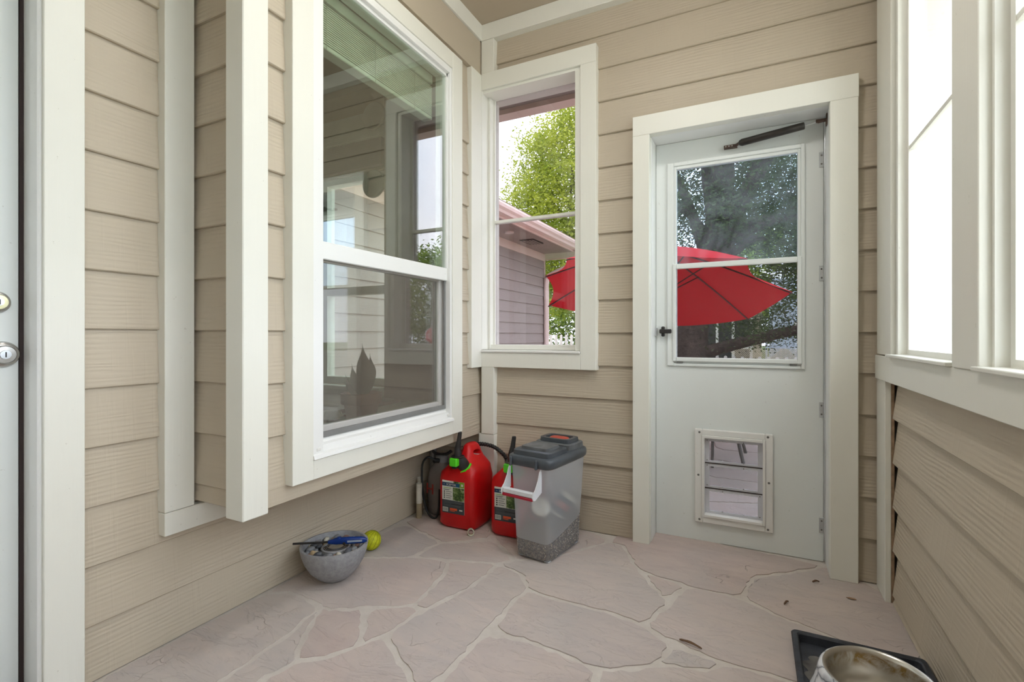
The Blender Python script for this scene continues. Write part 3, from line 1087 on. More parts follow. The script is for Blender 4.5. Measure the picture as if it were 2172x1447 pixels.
# latch
lb = bmesh.new()
box(lb, -0.430, -0.414, 2.600, 2.6248, 1.030, 1.082, 0.004)
lh = obj('latch', lb, 'black_plastic', d1)
hb = bmesh.new()
box(hb, -0.438, -0.377, 2.588, 2.601, 1.046, 1.068, 0.004)
obj('latch_lever', hb, 'black_plastic', lh)
obj('strike_plate', bx(-0.4625, -0.452, 2.600, 2.6248, 1.034, 1.076, 0.001), 'zinc', lh)
# pet door
pf = bmesh.new()
for (xa, xb, za, zb) in ((-0.268, -0.232, 0.097, 0.566), (0.048, 0.082, 0.097, 0.566), (-0.232, 0.048, 0.535, 0.566), (-0.232, 0.048, 0.097, 0.130)):
    box(pf, xa, xb, 2.608, 2.6249, za, zb, 0.004)
pd = obj('pet_door_frame', pf, 'bone', d1)
inr = bmesh.new()
for (xa, xb, za, zb) in ((-0.234, -0.222, 0.128, 0.537), (0.038, 0.050, 0.128, 0.537), (-0.222, 0.038, 0.522, 0.537), (-0.222, 0.038, 0.128, 0.142)):
    box(inr, xa, xb, 2.602, 2.66, za, zb, 0.002)
obj('inner_rim', inr, 'bone', pd)
for (xx, zz) in ((-0.245, 0.55), (0.06, 0.552), (-0.25, 0.335), (0.064, 0.335), (-0.245, 0.113), (0.06, 0.113)):
    s_ = bmesh.new(); lathe(s_, [(0.0001, 0.0025), (0.004, 0.002), (0.0055, 0)], 12, (xx, 2.608, zz), mat4=frame_to((0, -1, 0)))
    obj('screw', s_, 'screw', pd)
for k in range(3):
    z0 = 0.144 + k * 0.126
    fl = bx(-0.218, 0.034, 2.640, 2.6425, z0 + 0.004, z0 + 0.120)
    fo = obj('flap_panel', fl, 'tinted_flap', pd)
    eb = bmesh.new()
    box(eb, -0.2225, -0.201, 2.637, 2.6455, z0 - 0.003, z0 + 0.1225)
    box(eb, 0.017, 0.0385, 2.637, 2.6455, z0 - 0.003, z0 + 0.1225)
    box(eb, -0.201, 0.017, 2.637, 2.6455, z0 + 0.108, z0 + 0.121)
    box(eb, -0.201, 0.017, 2.637, 2.6455, z0 - 0.003, z0 + 0.010)
    eo = obj('flap_edge', eb, 'flap_edge', pd)
    if k < 2:
        obj('magnet_strip', bx(-0.221, 0.037, 2.634, 2.648, z0 + 0.122, z0 + 0.1265), 'gasket', pd)
    for xx in (-0.211, -0.14, -0.045, 0.026):
        for zz in (z0 + 0.012, z0 + 0.112):
            s_ = bmesh.new(); lathe(s_, [(0.0001, 0.002), (0.0022, 0.0015), (0.003, 0)], 8, (xx, 2.637, zz), mat4=frame_to((0, -1, 0)))
            obj('rivet', s_, 'screw' if (zz + xx * 10) % 0.02 > 0.01 else 'flap_edge', pd)

# ------------------------------------------------------------------ right wall with windows
b = bmesh.new()
box(b, XR, 0.64, -1.7, 2.66, 0.0, 0.93)
box(b, XR, 0.64, -1.7, 2.66, 2.45, CEIL)
PY = [(2.225, 2.66), (1.43, 1.62), (0.60, 0.79), (-0.23, -0.04), (-1.06, -0.87), (-1.70, -1.60)]
for p0, p1 in PY:
    box(b, XR, 0.66, p0, p1, 0.93, 2.45)
wr = struct('wall_right', b, 'cream_smooth', 'low beige sided wall under a row of white windows', 'wall')
siding(wr, 'y', XR, -1, -1.7, 2.334, [0.0, 0.03, 0.202, 0.369, 0.54, 0.712, 0.858], [], 'siding_y', tb=0.022, tt=0.001)
n = 10
struct('trim_10', bx(0.456, 0.476, 2.338, 2.480, 0.0, 0.858, 0.0015), 'cream', 'cream corner board at the foot of the right wall', 'corner board')
struct('trim_11', bx(0.4762, 0.486, 2.338, 2.480, 0.0, 0.858), 'raw_edge', 'bare brown backing strip behind the right corner board', 'backing strip')
struct('trim_12', bx(0.450, 0.505, -1.7, 2.48, 0.8585, 0.955, 0.002), 'cream', 'wide cream apron board under the right-hand windows', 'apron board')
struct('trim_13', bx(0.455, 0.505, 2.245, 2.470, 0.960, 2.745, 0.002), 'cream', 'cream board closing the corner beside the right-hand windows', 'corner board')
struct('trim_14', bx(0.450, 0.505, -1.7, 2.470, 2.46, 2.5, 0.002), 'cream', 'cream head board above the right-hand windows', 'head board')
struct('trim_15', bx(0.440, 0.505, -1.7, 2.452, 2.747, CEIL, 0.002), 'cream', 'cream crown board along the top of the right wall', 'crown trim')
k = 15
posts = ['first cream post right of the end wall between the right-hand windows', 'second cream post from the end wall between the right-hand windows',
         'third cream post from the end wall between the right-hand windows', 'fourth cream post from the end wall between the right-hand windows']
for (p0, p1), lab in zip(PY[1:5], posts):
    k += 1
    struct('trim_%d' % k, bx(0.446, 0.505, p0, p1 - 0.03, 0.9555, 2.459, 0.002), 'cream', lab, 'post')
ww = [(1.62, 2.225), (0.79, 1.43), (-0.04, 0.60), (-0.87, -0.23), (-1.60, -1.06)]
wn_ = ['white fixed window nearest the end wall in the right wall', 'second white window from the end wall in the right wall',
       'third white window from the end wall in the right wall', 'fourth white window from the end wall in the right wall',
       'fifth white window from the end wall in the right wall']
for i, ((a, c), lab) in enumerate(zip(ww, wn_)):
    w = sroot('window_%d' % (i + 3), lab, 'window')
    jm = bmesh.new()
    box(jm, 0.470, 0.80, c - 0.012, c + 0.012, 0.955, 2.45)
    box(jm, 0.470, 0.80, a - 0.012, a + 0.010, 0.955, 2.45)
    box(jm, 0.505, 0.80, a + 0.010, c - 0.012, 2.43, 2.45)
    obj('jamb', jm, 'cream_smooth', w)
    obj('window_sill', bx(0.436, 0.52, a - 0.012, c + 0.012, 0.9555, 0.966, 0.002), 'cream_smooth', w)
    obj('outer_sill', bx(0.52, 0.82, a + 0.010, c - 0.012, 0.93, 0.970), 'cream_smooth', w)
    f_ = bmesh.new()
    box(f_, 0.496, 0.520, c - 0.034, c - 0.012, 0.966, 2.43)
    box(f_, 0.496, 0.520, a + 0.010, a + 0.030, 0.966, 2.43)
    box(f_, 0.496, 0.520, a + 0.030, c - 0.034, 0.966, 0.984)
    box(f_, 0.496, 0.520, a + 0.030, c - 0.034, 2.41, 2.43)
    box(f_, 0.498, 0.516, a + 0.030, c - 0.034, 1.700, 1.714)
    fo = obj('sash_frame', f_, 'cream_smooth', w)
    obj('glass_pane', bx(0.505, 0.509, a + 0.028, c - 0.032, 0.982, 1.702), 'glass', fo)
    obj('glass_pane', bx(0.505, 0.509, a + 0.028, c - 0.032, 1.712, 2.412), 'glass', fo)

# ceiling
b = bmesh.new()
box(b, -2.0, 0.75, -1.7, 2.66, CEIL, CEIL + 0.12)
ce = struct('ceiling', b, 'ceiling_paint', 'flat tan porch ceiling with cream crown boards', 'ceiling')
b = bmesh.new()
box(b, -6.2, 0.95, -2.0, 3.17, CEIL + 0.125, CEIL + 0.2)
tag(obj('roof', b, 'shingle'), 'low roof over the porch and the house', 'roof', None, 'structure')

b = bmesh.new()  # unseen wall added to keep light from behind out of the porch
box(b, -2.0, 0.66, -1.82, -1.70, 0.0, CEIL)
wre = struct('wall_light_block', b, 'beige_plain', 'beige lap-sided wall added unseen behind the viewer to block light', 'wall')
siding(wre, 'x', -1.70, 1, -1.76, 0.48, BL, [], 'siding_x')

# unseen fill lamp added to brighten the porch walls and floor
t = thing('fill_lamp', 'round unseen fill lamp added on the tan ceiling', 'fill lamp', (-0.42, 1.22, CEIL))
b = bmesh.new(); lathe(b, [(0.17, -0.001), (0.17, -0.02), (0.155, -0.03)], 40, (0, 0, 0), True, False)
obj('fill_base', b, 'dome_metal', t, True)
b = bmesh.new(); lathe(b, [(0.155, -0.03), (0.150, -0.05), (0.11, -0.085), (0.05, -0.10), (0.0005, -0.103)], 40)
gm = NT('fill_glow')
em = gm.n('Emission', Color=(1.0, 0.985, 0.95, 1), Strength=42.0).outputs[0]
M['fill_glow'] = gm.done(em)
obj('fill_shade', b, 'fill_glow', t, True)

# ------------------------------------------------------------------ entry door on the left wall
d2 = sroot('door_2', 'pale entry door with nickel locks in cream casing on the left wall', 'door')
obj('side_casing', bx(-1.785, -1.735, 0.620, 0.712, 0.0, 2.12, 0.002), 'cream', d2)
obj('side_casing', bx(-1.785, -1.735, -0.42, -0.33, 0.0, 2.12, 0.002), 'cream', d2)
obj('head_casing', bx(-1.785, -1.7355, -0.3295, 0.6195, 2.06, 2.12, 0.002), 'cream', d2)
jb = bmesh.new()
box(jb, -1.80, -1.748, 0.612, 0.64, 0.0, 2.06, 0.004)
box(jb, -1.90, -1.80, 0.618, 0.66, 0.0, 2.06)
box(jb, -1.90, -1.748, -0.36, -0.33, 0.0, 2.06)
box(jb, -1.90, -1.748, -0.33, 0.612, 2.04, 2.06)
obj('jamb', jb, 'vinyl', d2)
obj('weather_strip', bx(-1.868, -1.850, 0.6085, 0.618, 0.0, 2.04), 'gasket', d2)
lf = bx(-1.895, -1.850, -0.325, 0.6075, 0.012, 2.035, 0.002)
lo = obj('door_leaf', lf, 'door_white', d2)
obj('threshold', bx(-1.895, -1.76, -0.33, 0.612, 0.0, 0.011), 'gasket', d2)
for nm, zz, rr, col in (('deadbolt', 1.126, 0.030, 'brass_pale'), ('door_lock', 0.983, 0.036, 'nickel')):
    yy = 0.560 if nm == 'deadbolt' else 0.572
    q = bmesh.new()
    lathe(q, [(rr, 0), (rr, 0.006), (rr * 0.9, 0.014), (rr * 0.72, 0.017)], 36, (-1.850, yy, zz), False, True, frame_to((1, 0, 0)))
    ro = obj(nm, q, 'nickel', d2, True)
    q = bmesh.new()
    lathe(q, [(rr * 0.70, 0.016), (rr * 0.68, 0.024), (rr * 0.62, 0.027), (0.0005, 0.028)], 32, (-1.850, yy, zz), mat4=frame_to((1, 0, 0)))
    fo = obj('lock_face', q, col, ro, True)
    q = bmesh.new()
    lathe(q, [(rr * 0.34, 0.0275), (rr * 0.32, 0.0300), (0.0005, 0.0302)], 24, (-1.850, yy, zz), mat4=frame_to((1, 0, 0)))
    ko = obj('key_cylinder', q, 'zinc', ro, True)
    obj('keyway', bx(-1.8200, -1.8192, yy - 0.0014, yy + 0.0014, zz - 0.007, zz + 0.007), 'ink', ro)

def bool_cut(bm, cut):
    obs = []
    for q in (bm, cut):
        bmesh.ops.recalc_face_normals(q, faces=list(q.faces))
        me = bpy.data.meshes.new('tmp'); q.to_mesh(me); q.free()
        o = bpy.data.objects.new('tmp', me); COL.objects.link(o); obs.append(o)
    md = obs[0].modifiers.new('b', 'BOOLEAN')
    md.operation = 'DIFFERENCE'; md.object = obs[1]; md.solver = 'EXACT'
    dg = bpy.context.evaluated_depsgraph_get()
    me = bpy.data.meshes.new_from_object(obs[0].evaluated_get(dg))
    out = bmesh.new(); out.from_mesh(me)
    bpy.data.meshes.remove(me)
    for o in obs:
        m_ = o.data; bpy.data.objects.remove(o); bpy.data.meshes.remove(m_)
    return out


# ------------------------------------------------------------------ red fuel cans
def fuel_can(loc, label, rotz=0.0):
    t = thing('fuel_can', label, 'fuel can', loc, rotz, 'red fuel cans in the corner')
    b = bmesh.new()
    hx, hy = 0.119, 0.122
    rings = []
    for z, ax_, ay_, e, cy in ((0.0, 0.097, 0.100, 4, 0), (0.006, 0.109, 0.112, 4.5, 0), (0.022, hx, hy, 5, 0), (0.16, hx, hy, 5, 0), (0.26, hx, hy, 5, 0), (0.292, 0.114, 0.118, 4.5, 0),
                               (0.318, 0.100, 0.110, 4, 0.004), (0.342, 0.078, 0.098, 3.4, 0.012), (0.362, 0.056, 0.086, 3, 0.020), (0.385, 0.040, 0.076, 3, 0.026),
                               (0.408, 0.032, 0.066, 3, 0.028), (0.426, 0.026, 0.054, 2.8, 0.026), (0.436, 0.016, 0.040, 2.4, 0.024)):
        rings.append(superring(ax_, ay_, z, 0.012 if z > 0.3 else 0.0, cy, e, 56))
    ringloft(b, rings)
    cutter = bmesh.new()
    cr = []
    for xx in (-0.15, 0.15):
        cr.append([Vector((xx, 0.027 + 0.038 * math.copysign(abs(math.cos(q)) ** 0.7, math.cos(q)), 0.388 + 0.0145 * math.sin(q) - 0.06 * (math.cos(q) * 0.038))) for q in [k * math.pi / 12 for k in range(24)]])
    ringloft(cutter, cr)
    obj('body', bool_cut(b, cutter), 'can_red', t, True, 45)
    b = bmesh.new()
    box(b, 0.020, 0.060, 0.000, 0.050, 0.3715, 0.3735, 0.0005)
    obj('handle_sticker', b, 'label_white', t)
    # neck, collar, spout
    ax = Vector((-0.024, -0.055, 0.078)).normalized()
    base = Vector((0.034, -0.072, 0.322))
    fm = frame_to(ax)
    b = bmesh.new()
    prof = []
    lathe(b, [(0.039, -0.004), (0.041, 0.002), (0.041, 0.010), (0.036, 0.013)], 30, base, False, True, fm)
    co = obj('collar', b, 'lime', t, True)
    for kk in range(10):
        a = kk / 10 * 6.283
        p = base + fm.to_3x3() @ Vector((0.041 * math.cos(a), 0.041 * math.sin(a), 0.006))
        q = bmesh.new()
        lathe(q, [(0.003, -0.006), (0.003, 0.006)], 6, p, True, True, fm)
        obj('grip_rib', q, 'lime', co)
    b = bmesh.new()
    lathe(b, [(0.033, 0.010), (0.033, 0.046), (0.027, 0.062), (0.022, 0.084)], 26, base, False, True, fm)
    obj('neck', b, 'black_plastic', t, True)
    top = base + ax * 0.080
    b = bmesh.new()
    lathe(b, [(0.012, -0.004), (0.034, 0.002), (0.037, 0.006), (0.033, 0.009), (0.022, 0.008)], 28, top, True, True)
    lathe(b, [(0.021, 0.006), (0.019, 0.03), (0.0165, 0.052)], 22, top, False, False)
    tube(b, [top + Vector((0, 0, 0.05)), top + Vector((0.006, 0.0, 0.085)), top + Vector((0.014, 0, 0.135))], [0.0165, 0.0125, 0.0105], 20)
    so = obj('spout', b, 'black_plastic', t, True)
    b = bmesh.new()
    lathe(b, [(0.0082, 0.0), (0.0082, 0.002), (0.0001, 0.002)], 18, top + Vector((0.0145, 0, 0.1345)))
    obj('spout_mouth', b, 'ink', so)
    b = bmesh.new()
    tube(b, spline([top + Vector((0.022, 0.0, 0.02)), top + Vector((0.034, -0.004, 0.045)), top + Vector((0.030, 0, 0.062)), top + Vector((0.018, 0, 0.055))], 5), 0.0016, 6)
    obj('tether', b, 'black_plastic', so)
    b = bmesh.new()
    c = base + Vector((-0.022, -0.072, 0.046))
    box(b, c.x - 0.026, c.x + 0.020, c.y - 0.016, c.y + 0.016, c.z - 0.024, c.z + 0.020, 0.005)
    tr = obj('trigger', b, 'lime', t)
    b = bmesh.new()
    box(b, c.x - 0.014, c.x + 0.014, c.y - 0.012, c.y + 0.014, c.z - 0.036, c.z - 0.023, 0.004)
    obj('trigger_stop', b, 'black_plastic', t)
    # paper label on the front face
    fy = -hy - 0.0004
    x0, x1, z0, z1 = -0.080, 0.058, 0.084, 0.256
    W = x1 - x0
    b = bx(x0, x1, fy - 0.0006, fy + 0.010, z0, z1)
    lb = obj('label', b, 'label_white', t)

    def patch(nm, a0, a1, c0, c1, mat, d=0.0008):
        obj(nm, bx(x0 + a0 * W, x0 + a1 * W, fy - d - 0.0005, fy, z0 + c0 * (z1 - z0), z0 + c1 * (z1 - z0)), mat, lb)
    patch('print_band', 0, 0.62, 0.83, 0.945, 'label_navy')
    patch('print_band', 0.62, 0.80, 0.83, 0.945, 'label_blue')
    patch('print_badge', 0.80, 1.0, 0.83, 1.0, 'label_green')
    patch('print_photo', 0.52, 0.80, 0.945, 1.0, 'label_photo')
    patch('print_photo', 0.49, 1.0, 0.41, 0.81, 'label_photo')
    patch('print_base', 0, 1.0, 0.0, 0.40, 'label_slate')
    patch('print_badge_ring', 0.86, 0.95, 0.87, 0.94, 'label_white', 0.0012)
    for zz, ww in ((0.36, 0.9), (0.33, 0.9), (0.30, 0.88), (0.25, 0.86), (0.22, 0.84)):
        patch('print_line', 0.06, ww, zz, zz + 0.010, 'label_grey', 0.0012)
    patch('print_line', 0.42, 0.92, 0.285, 0.305, 'ink', 0.0013)
    patch('print_barcode', 0.03, 0.27, 0.04, 0.17, 'label_white', 0.0012)
    for kk in range(8):
        patch('barcode_bar', 0.05 + kk * 0.027, 0.062 + kk * 0.027, 0.055, 0.155, 'ink', 0.0016)
    patch('print_warning', 0.36, 0.68, 0.10, 0.165, 'label_orange', 0.0012)
    patch('print_warning', 0.36, 0.58, 0.065, 0.085, 'label_orange', 0.0012)
    patch('print_mark', 0.78, 0.92, 0.11, 0.15, 'label_white', 0.0012)
    patch('print_line', 0.06, 0.42, 0.77, 0.785, 'label_green', 0.0012)
    for kk in range(2):
        patch('print_line', 0.06, 0.36 - kk * 0.05, 0.725 - kk * 0.022, 0.735 - kk * 0.022, 'label_grey', 0.0012)
    for kk in range(4):
        zc = z0 + (0.655 - kk * 0.063) * (z1 - z0)
        q = bmesh.new()
        lathe(q, [(0.0036, 0), (0.0036, 0.0012), (0.0001, 0.0012)], 14, (x0 + 0.10 * W, fy - 0.0005, zc), mat4=frame_to((0, -1, 0)))
        obj('print_bullet', q, 'ink', lb)
        patch('print_line', 0.17, 0.44 - 0.05 * (kk % 2), (zc - z0) / (z1 - z0) - 0.003, (zc - z0) / (z1 - z0) + 0.010, 'label_grey', 0.0012)
    mtx = Matrix.Translation((x0 + 0.19 * W, fy - 0.0013, z0 + 0.855 * (z1 - z0))) @ Matrix.Rotation(R(90), 4, 'X')
    obj('lettering', text_bm('SCEPTER', 0.0165, mtx @ Matrix.Scale(0.95, 4), 0.0003), 'label_white', lb)
    mtx = Matrix.Translation((x0 + 0.07 * W, fy - 0.0013, z0 + 0.87 * (z1 - z0))) @ Matrix.Rotation(R(90), 4, 'X')
    obj('lettering', text_bm('~', 0.013, mtx, 0.0003), 'label_white', lb)
    return t


fuel_can((-1.428, 2.308, 0.001), 'red plastic fuel can standing beside the grey tank in the corner', R(1))
fuel_can((-1.122, 2.332, 0.001), 'red plastic fuel can partly behind the frosted food bin', R(2))

# ------------------------------------------------------------------ pet food bin
t = thing('food_bin', 'frosted plastic pet food bin with grey lid beside the red cans', 'storage bin', (-0.892, 2.198, 0.002), R(-9))
def binring(z):
    return superring(0.092 + 0.022 * z / 0.44, 0.156 + 0.024 * z / 0.44, z + 0.006, 0, 0, 8, 64)
b = bmesh.new()
def slant(z):
    return [p + Vector((0, 0, 0.028 * p.y / 0.16)) for p in binring(z)]
ringloft(b, [slant(0.112)] + [binring(z) for z in (0.2, 0.3, 0.44)], True, False, False)
obj('bin_body', b, 'frosted_plastic', t, True, 60)
b = bmesh.new()
ringloft(b, [superring(0.086, 0.150, 0.006, 0, 0, 8, 64)] + [binring(0.004), binring(0.06), slant(0.112)], True, True, False)
obj('bin_bottom', b, 'frosted_wet', t, True, 60)
for sx in (-1, 1):
    for sy in (-1, 1):
        b = bmesh.new()
        box(b, sx * 0.070 - 0.012, sx * 0.070 + 0.012, sy * 0.128 - 0.012, sy * 0.128 + 0.012, 0.0, 0.0055, 0.001)
        obj('foot', b, 'handle_plastic', t)
b = bmesh.new()
ringloft(b, [superring(0.116, 0.182, 0.432, 0, 0, 8, 64), superring(0.124, 0.190, 0.440, 0, 0, 7, 64), superring(0.127, 0.193, 0.460, 0, 0, 7, 64),
             superring(0.124, 0.190, 0.474, 0, 0, 7, 64), superring(0.115, 0.181, 0.480, 0, 0, 7, 64)], True, True, True)
obj('lid_rim', b, 'lid_grey', t, True, 50)
b = bmesh.new()
ringloft(b, [superring(0.103, 0.093, 0.476, 0, -0.078, 9, 48), superring(0.101, 0.091, 0.499, 0, -0.078, 9, 48), superring(0.096, 0.086, 0.503, 0, -0.078, 9, 48)])
lf_ = obj('front_flap', b, 'lid_grey', t, True, 40)
b = bmesh.new()
ringloft(b, [superring(0.073, 0.062, 0.502, 0, -0.078, 10, 48), superring(0.071, 0.060, 0.515, 0, -0.078, 10, 48)])
obj('raised_panel', b, 'lid_dusty', lf_, True, 40)
b = bmesh.new()
ringloft(b, [superring(0.103, 0.076, 0.476, 0, 0.100, 9, 48), superring(0.101, 0.074, 0.503, 0, 0.100, 9, 48), superring(0.097, 0.070, 0.507, 0, 0.100, 9, 48)])
rl = obj('rear_lid', b, 'lid_dusty', t, True, 40)
b = bmesh.new()
out = [superring(0.086, 0.062, 0.506, 0, 0.100, 6, 48), superring(0.084, 0.060, 0.526, 0, 0.100, 6, 48), superring(0.064, 0.042, 0.526, 0, 0.100, 6, 48), superring(0.062, 0.040, 0.508, 0, 0.100, 6, 48)]
ringloft(b, out, True, False, False)
obj('scoop_well', b, 'lid_grey', rl, True, 40)
b = bmesh.new()
ringloft(b, [superring(0.050, 0.030, 0.508, 0, 0.102, 3, 32), superring(0.050, 0.030, 0.520, 0, 0.102, 3, 32), superring(0.044, 0.024, 0.524, 0, 0.102, 3, 32)])
obj('scoop', b, 'scoop_red', rl, True, 40)
for xx in (-0.090, 0.050):
    b = bmesh.new()
    box(b, xx - 0.006, xx + 0.006, -0.203, -0.188, 0.430, 0.474, 0.004)
    obj('lid_tab', b, 'lid_grey', t)
# pouring handle
for xx in (-0.104, 0.066):
    b = bmesh.new()
    prof = [(-0.176, 0.436), (-0.190, 0.420), (-0.204, 0.385), (-0.226, 0.352), (-0.243, 0.338), (-0.250, 0.322), (-0.244, 0.308), (-0.228, 0.306), (-0.176, 0.328)]
    a = [b.verts.new((xx - 0.0025, y, z)) for y, z in prof]
    c = [b.verts.new((xx + 0.0025, y, z)) for y, z in prof]
    nn = len(prof)
    for i in range(nn):
        j = (i + 1) % nn
        b.faces.new((a[i], a[j], c[j], c[i]))
    b.faces.new(a); b.faces.new(list(reversed(c)))
    obj('handle_cheek', b, 'handle_plastic', t)
b = bmesh.new()
box(b, -0.1015, 0.0635, -0.244, -0.222, 0.316, 0.340, 0.004)
hb = obj('handle_bar', b, 'handle_plastic', t)
b = bmesh.new()
box(b, -0.1010, 0.0630, -0.2465, -0.222, 0.304, 0.3155, 0.002)
obj('handle_grip', b, 'grip_red', t)
bin_root = t
# kibble inside
k = thing('kibble', 'brown dry kibble heaped in the bottom of the frosted bin', 'pet food', (-0.892, 2.198, 0.009), R(-9), None, 'stuff')
b = bmesh.new()
rg = []
for z in (0.004, 0.06, 0.118):
    s = z / 0.44
    rg.append(superring(0.088 + 0.022 * s, 0.152 + 0.024 * s, z, 0, 0, 8, 48))
ringloft(b, rg)
for v_ in b.verts:
    if v_.co.z > 0.1:
        v_.co.z += 0.03 * (v_.co.y / 0.15) + random.uniform(-0.004, 0.004)
tag(obj('kibble_heap', b, 'kibble', k), None, None, None, 'stuff')
rk = random.Random(3)
for nm_, mt_, cn_ in (('kibble_pieces', 'kibble_tan', 1500), ('kibble_pieces', 'kibble_dark', 1500), ('kibble_pieces', 'cup_cream', 110)):
    b = bmesh.new()
    for i in range(cn_):
        if rk.random() < 0.75:
            z = rk.uniform(0.006, 0.150)
            s = z / 0.44
            ex, ey = 0.0890 + 0.0215 * s, 0.1530 + 0.0235 * s
            q = rk.uniform(-1, 1)
            x, y = (ex * q * 0.84, rk.choice((-1, 1)) * ey) if rk.random() < 0.37 else (rk.choice((-1, 1)) * ex, ey * q * 0.88)
            if z > 0.116 + 0.03 * y / 0.15: continue
        else:
            x, y = rk.uniform(-0.085, 0.085), rk.uniform(-0.145, 0.145)
            z = 0.119 + 0.03 * y / 0.15
        r_ = rk.uniform(0.0022, 0.0036)
        vs = [b.verts.new((x + dx * r_, y + dy * r_, z + dz * r_)) for dx, dy, dz in ((1, 0, 0), (-1, 0, 0), (0, 1, 0), (0, -1, 0), (0, 0, 1), (0, 0, -1))]
        for i0, i1, i2 in ((0, 2, 4), (2, 1, 4), (1, 3, 4), (3, 0, 4), (2, 0, 5), (1, 2, 5), (3, 1, 5), (0, 3, 5)):
            b.faces.new((vs[i0], vs[i1], vs[i2]))
    tag(obj(nm_, b, mt_, k), None, None, None, 'stuff')
tag(k, None, None, None, 'stuff')
# two jars lying inside the bin
for (lx, ly, lz, d, lab) in ((-0.030, -0.055, 0.19, (0.55, -0.45, 0.70), 'dark round jar with a cream lid inside the bin behind its pouring handle'),
                             (0.030, 0.075, 0.205, (0.45, 0.35, 0.8), 'dark round jar with a cream lid at the back of the bin')):
    c_, s_ = math.cos(R(-9)), math.sin(R(-9))
    j = thing('treat_jar', lab, 'jar', (-0.892 + lx * c_ - ly * s_, 2.198 + lx * s_ + ly * c_, lz))
    fm = frame_to(d)
    b = bmesh.new(); lathe(b, [(0.040, -0.05), (0.043, -0.045), (0.043, 0.035), (0.040, 0.04)], 28, (0, 0, 0), True, True, fm)
    obj('jar_body', b, 'cup_dark', j, True)
    b = bmesh.new(); lathe(b, [(0.046, 0.036), (0.046, 0.052), (0.036, 0.056)], 28, (0, 0, 0), True, True, fm)
    obj('jar_lid', b, 'cup_cream', j, True)
    b = bmesh.new(); lathe(b, [(0.041, -0.062), (0.045, -0.058), (0.045, -0.048)], 28, (0, 0, 0), True, False, fm)
    obj('jar_base', b, 'cup_cream', j, True)
    b = bmesh.new(); lathe(b, [(0.0435, -0.018), (0.0435, 0.012)], 28, (0, 0, 0), False, False, fm)
    obj('jar_band', b, 'cup_red', j, True)

# ------------------------------------------------------------------ grey sprayer tank, hoses, tubes
t = thing('sprayer_tank', 'grey round sprayer tank with a red letter and black hose behind the red can', 'sprayer', (-1.638, 2.372, 0.001))
b = bmesh.new()
lathe(b, [(0.056, 0.0), (0.072, 0.010), (0.080, 0.04), (0.080, 0.20), (0.075, 0.235), (0.062, 0.265), (0.040, 0.285), (0.034, 0.300)], 40, (0, 0, 0), True, True)
obj('tank_body', b, 'tank_grey', t, True, 50)
b = bmesh.new()
lathe(b, [(0.036, 0.296), (0.036, 0.330), (0.030, 0.336)], 26, (0, 0, 0), False, True)
obj('pump_cap', b, 'conduit_grey', t, True)
b = bmesh.new()
tube(b, spline([(-0.062, -0.02, 0.385), (-0.045, -0.02, 0.352), (-0.015, -0.01, 0.338), (0.03, 0, 0.342), (0.06, 0.01, 0.362)], 6), 0.0095, 10)
obj('pump_handle', b, 'black_plastic', t, True)
ang = math.atan2(-2.372, 1.625)
nrm = Vector((math.cos(ang), math.sin(ang), 0))
nrm = Vector((-0.12, -0.99, 0)).normalized()
side = Vector((-nrm.y, nrm.x, 0))
mtx = Matrix((( side.x, 0, nrm.x, 0), (side.y, 0, nrm.y, 0), (0, 1, 0, 0), (0, 0, 0, 1)))
mtx = Matrix.Translation(nrm * 0.0808 - side * 0.05 + Vector((0, 0, 0.125))) @ mtx
obj('lettering', text_bm('H', 0.085, mtx, 0.0012), 'tank_letter', t)
b = bmesh.new()
hp = [(0.010, -0.075, 0.318), (-0.014, -0.117, 0.345), (-0.052, -0.117, 0.302), (-0.056, -0.117, 0.208), (-0.043, -0.117, 0.104), (-0.013, -0.117, 0.030),
      (0.026, -0.117, 0.008), (0.052, -0.112, 0.04), (0.058, -0.108, 0.17)]
tube(b, spline(hp, 8), 0.0062, 10)
obj('hose', b, 'black_rubber', t, True)
b = bmesh.new()
lathe(b, [(0.013, -0.016), (0.013, 0.018)], 14, (0.008, -0.070, 0.318), True, True, frame_to((0.5, 0.8, -0.2)))
obj('hose_fitting', b, 'black_rubber', t, True)

b = bmesh.new()
path = spline([(-1.545, 2.425, 0.335), (-1.49, 2.428, 0.388), (-1.42, 2.43, 0.410), (-1.325, 2.432, 0.402), (-1.25, 2.432, 0.352), (-1.235, 2.43, 0.29)], 12)
rad = [0.0125 if i % 2 else 0.0095 for i in range(len(path))]
tube(b, path, rad, 12)
tag(obj('corrugated_hose', b, 'black_rubber', None), 'black corrugated hose looped behind the red cans', 'hose')
b = bmesh.new()
tube(b, [(-1.742, 2.43, 0.0), (-1.742, 2.43, 0.455)], 0.021, 16)
tag(obj('conduit_pipe', b, 'conduit_grey', None, True), 'grey conduit pipe rising along the left wall under the bay', 'pipe')

for (x, y, hgt, lab) in ((-1.700, 2.236, 0.196, 'white plastic tube with cap and settled brown residue standing by the tank'),
                         (-1.728, 2.285, 0.212, 'white plastic tube standing against the wall behind the other tube')):
    t = thing('plastic_tube', lab, 'tube', (x, y, 0.001), 0)
    b = bmesh.new(); lathe(b, [(0.014, 0), (0.0165, 0.004), (0.0165, 0.085)], 22, (0, 0, 0), True, False)
    obj('tube_base', b, 'tube_fluid', t, True)
    b = bmesh.new(); lathe(b, [(0.0165, 0.0855), (0.0165, hgt - 0.026), (0.0135, hgt - 0.022)], 22, (0, 0, 0), False, False)
    obj('tube_body', b, 'tube_white', t, True)
    b = bmesh.new(); lathe(b, [(0.0168, hgt - 0.024), (0.0168, hgt), (0.013, hgt), (0.012, hgt - 0.004), (0.0002, hgt - 0.004)], 22, (0, 0, 0), True, False)
    obj('cap', b, 'tube_white', t, True)

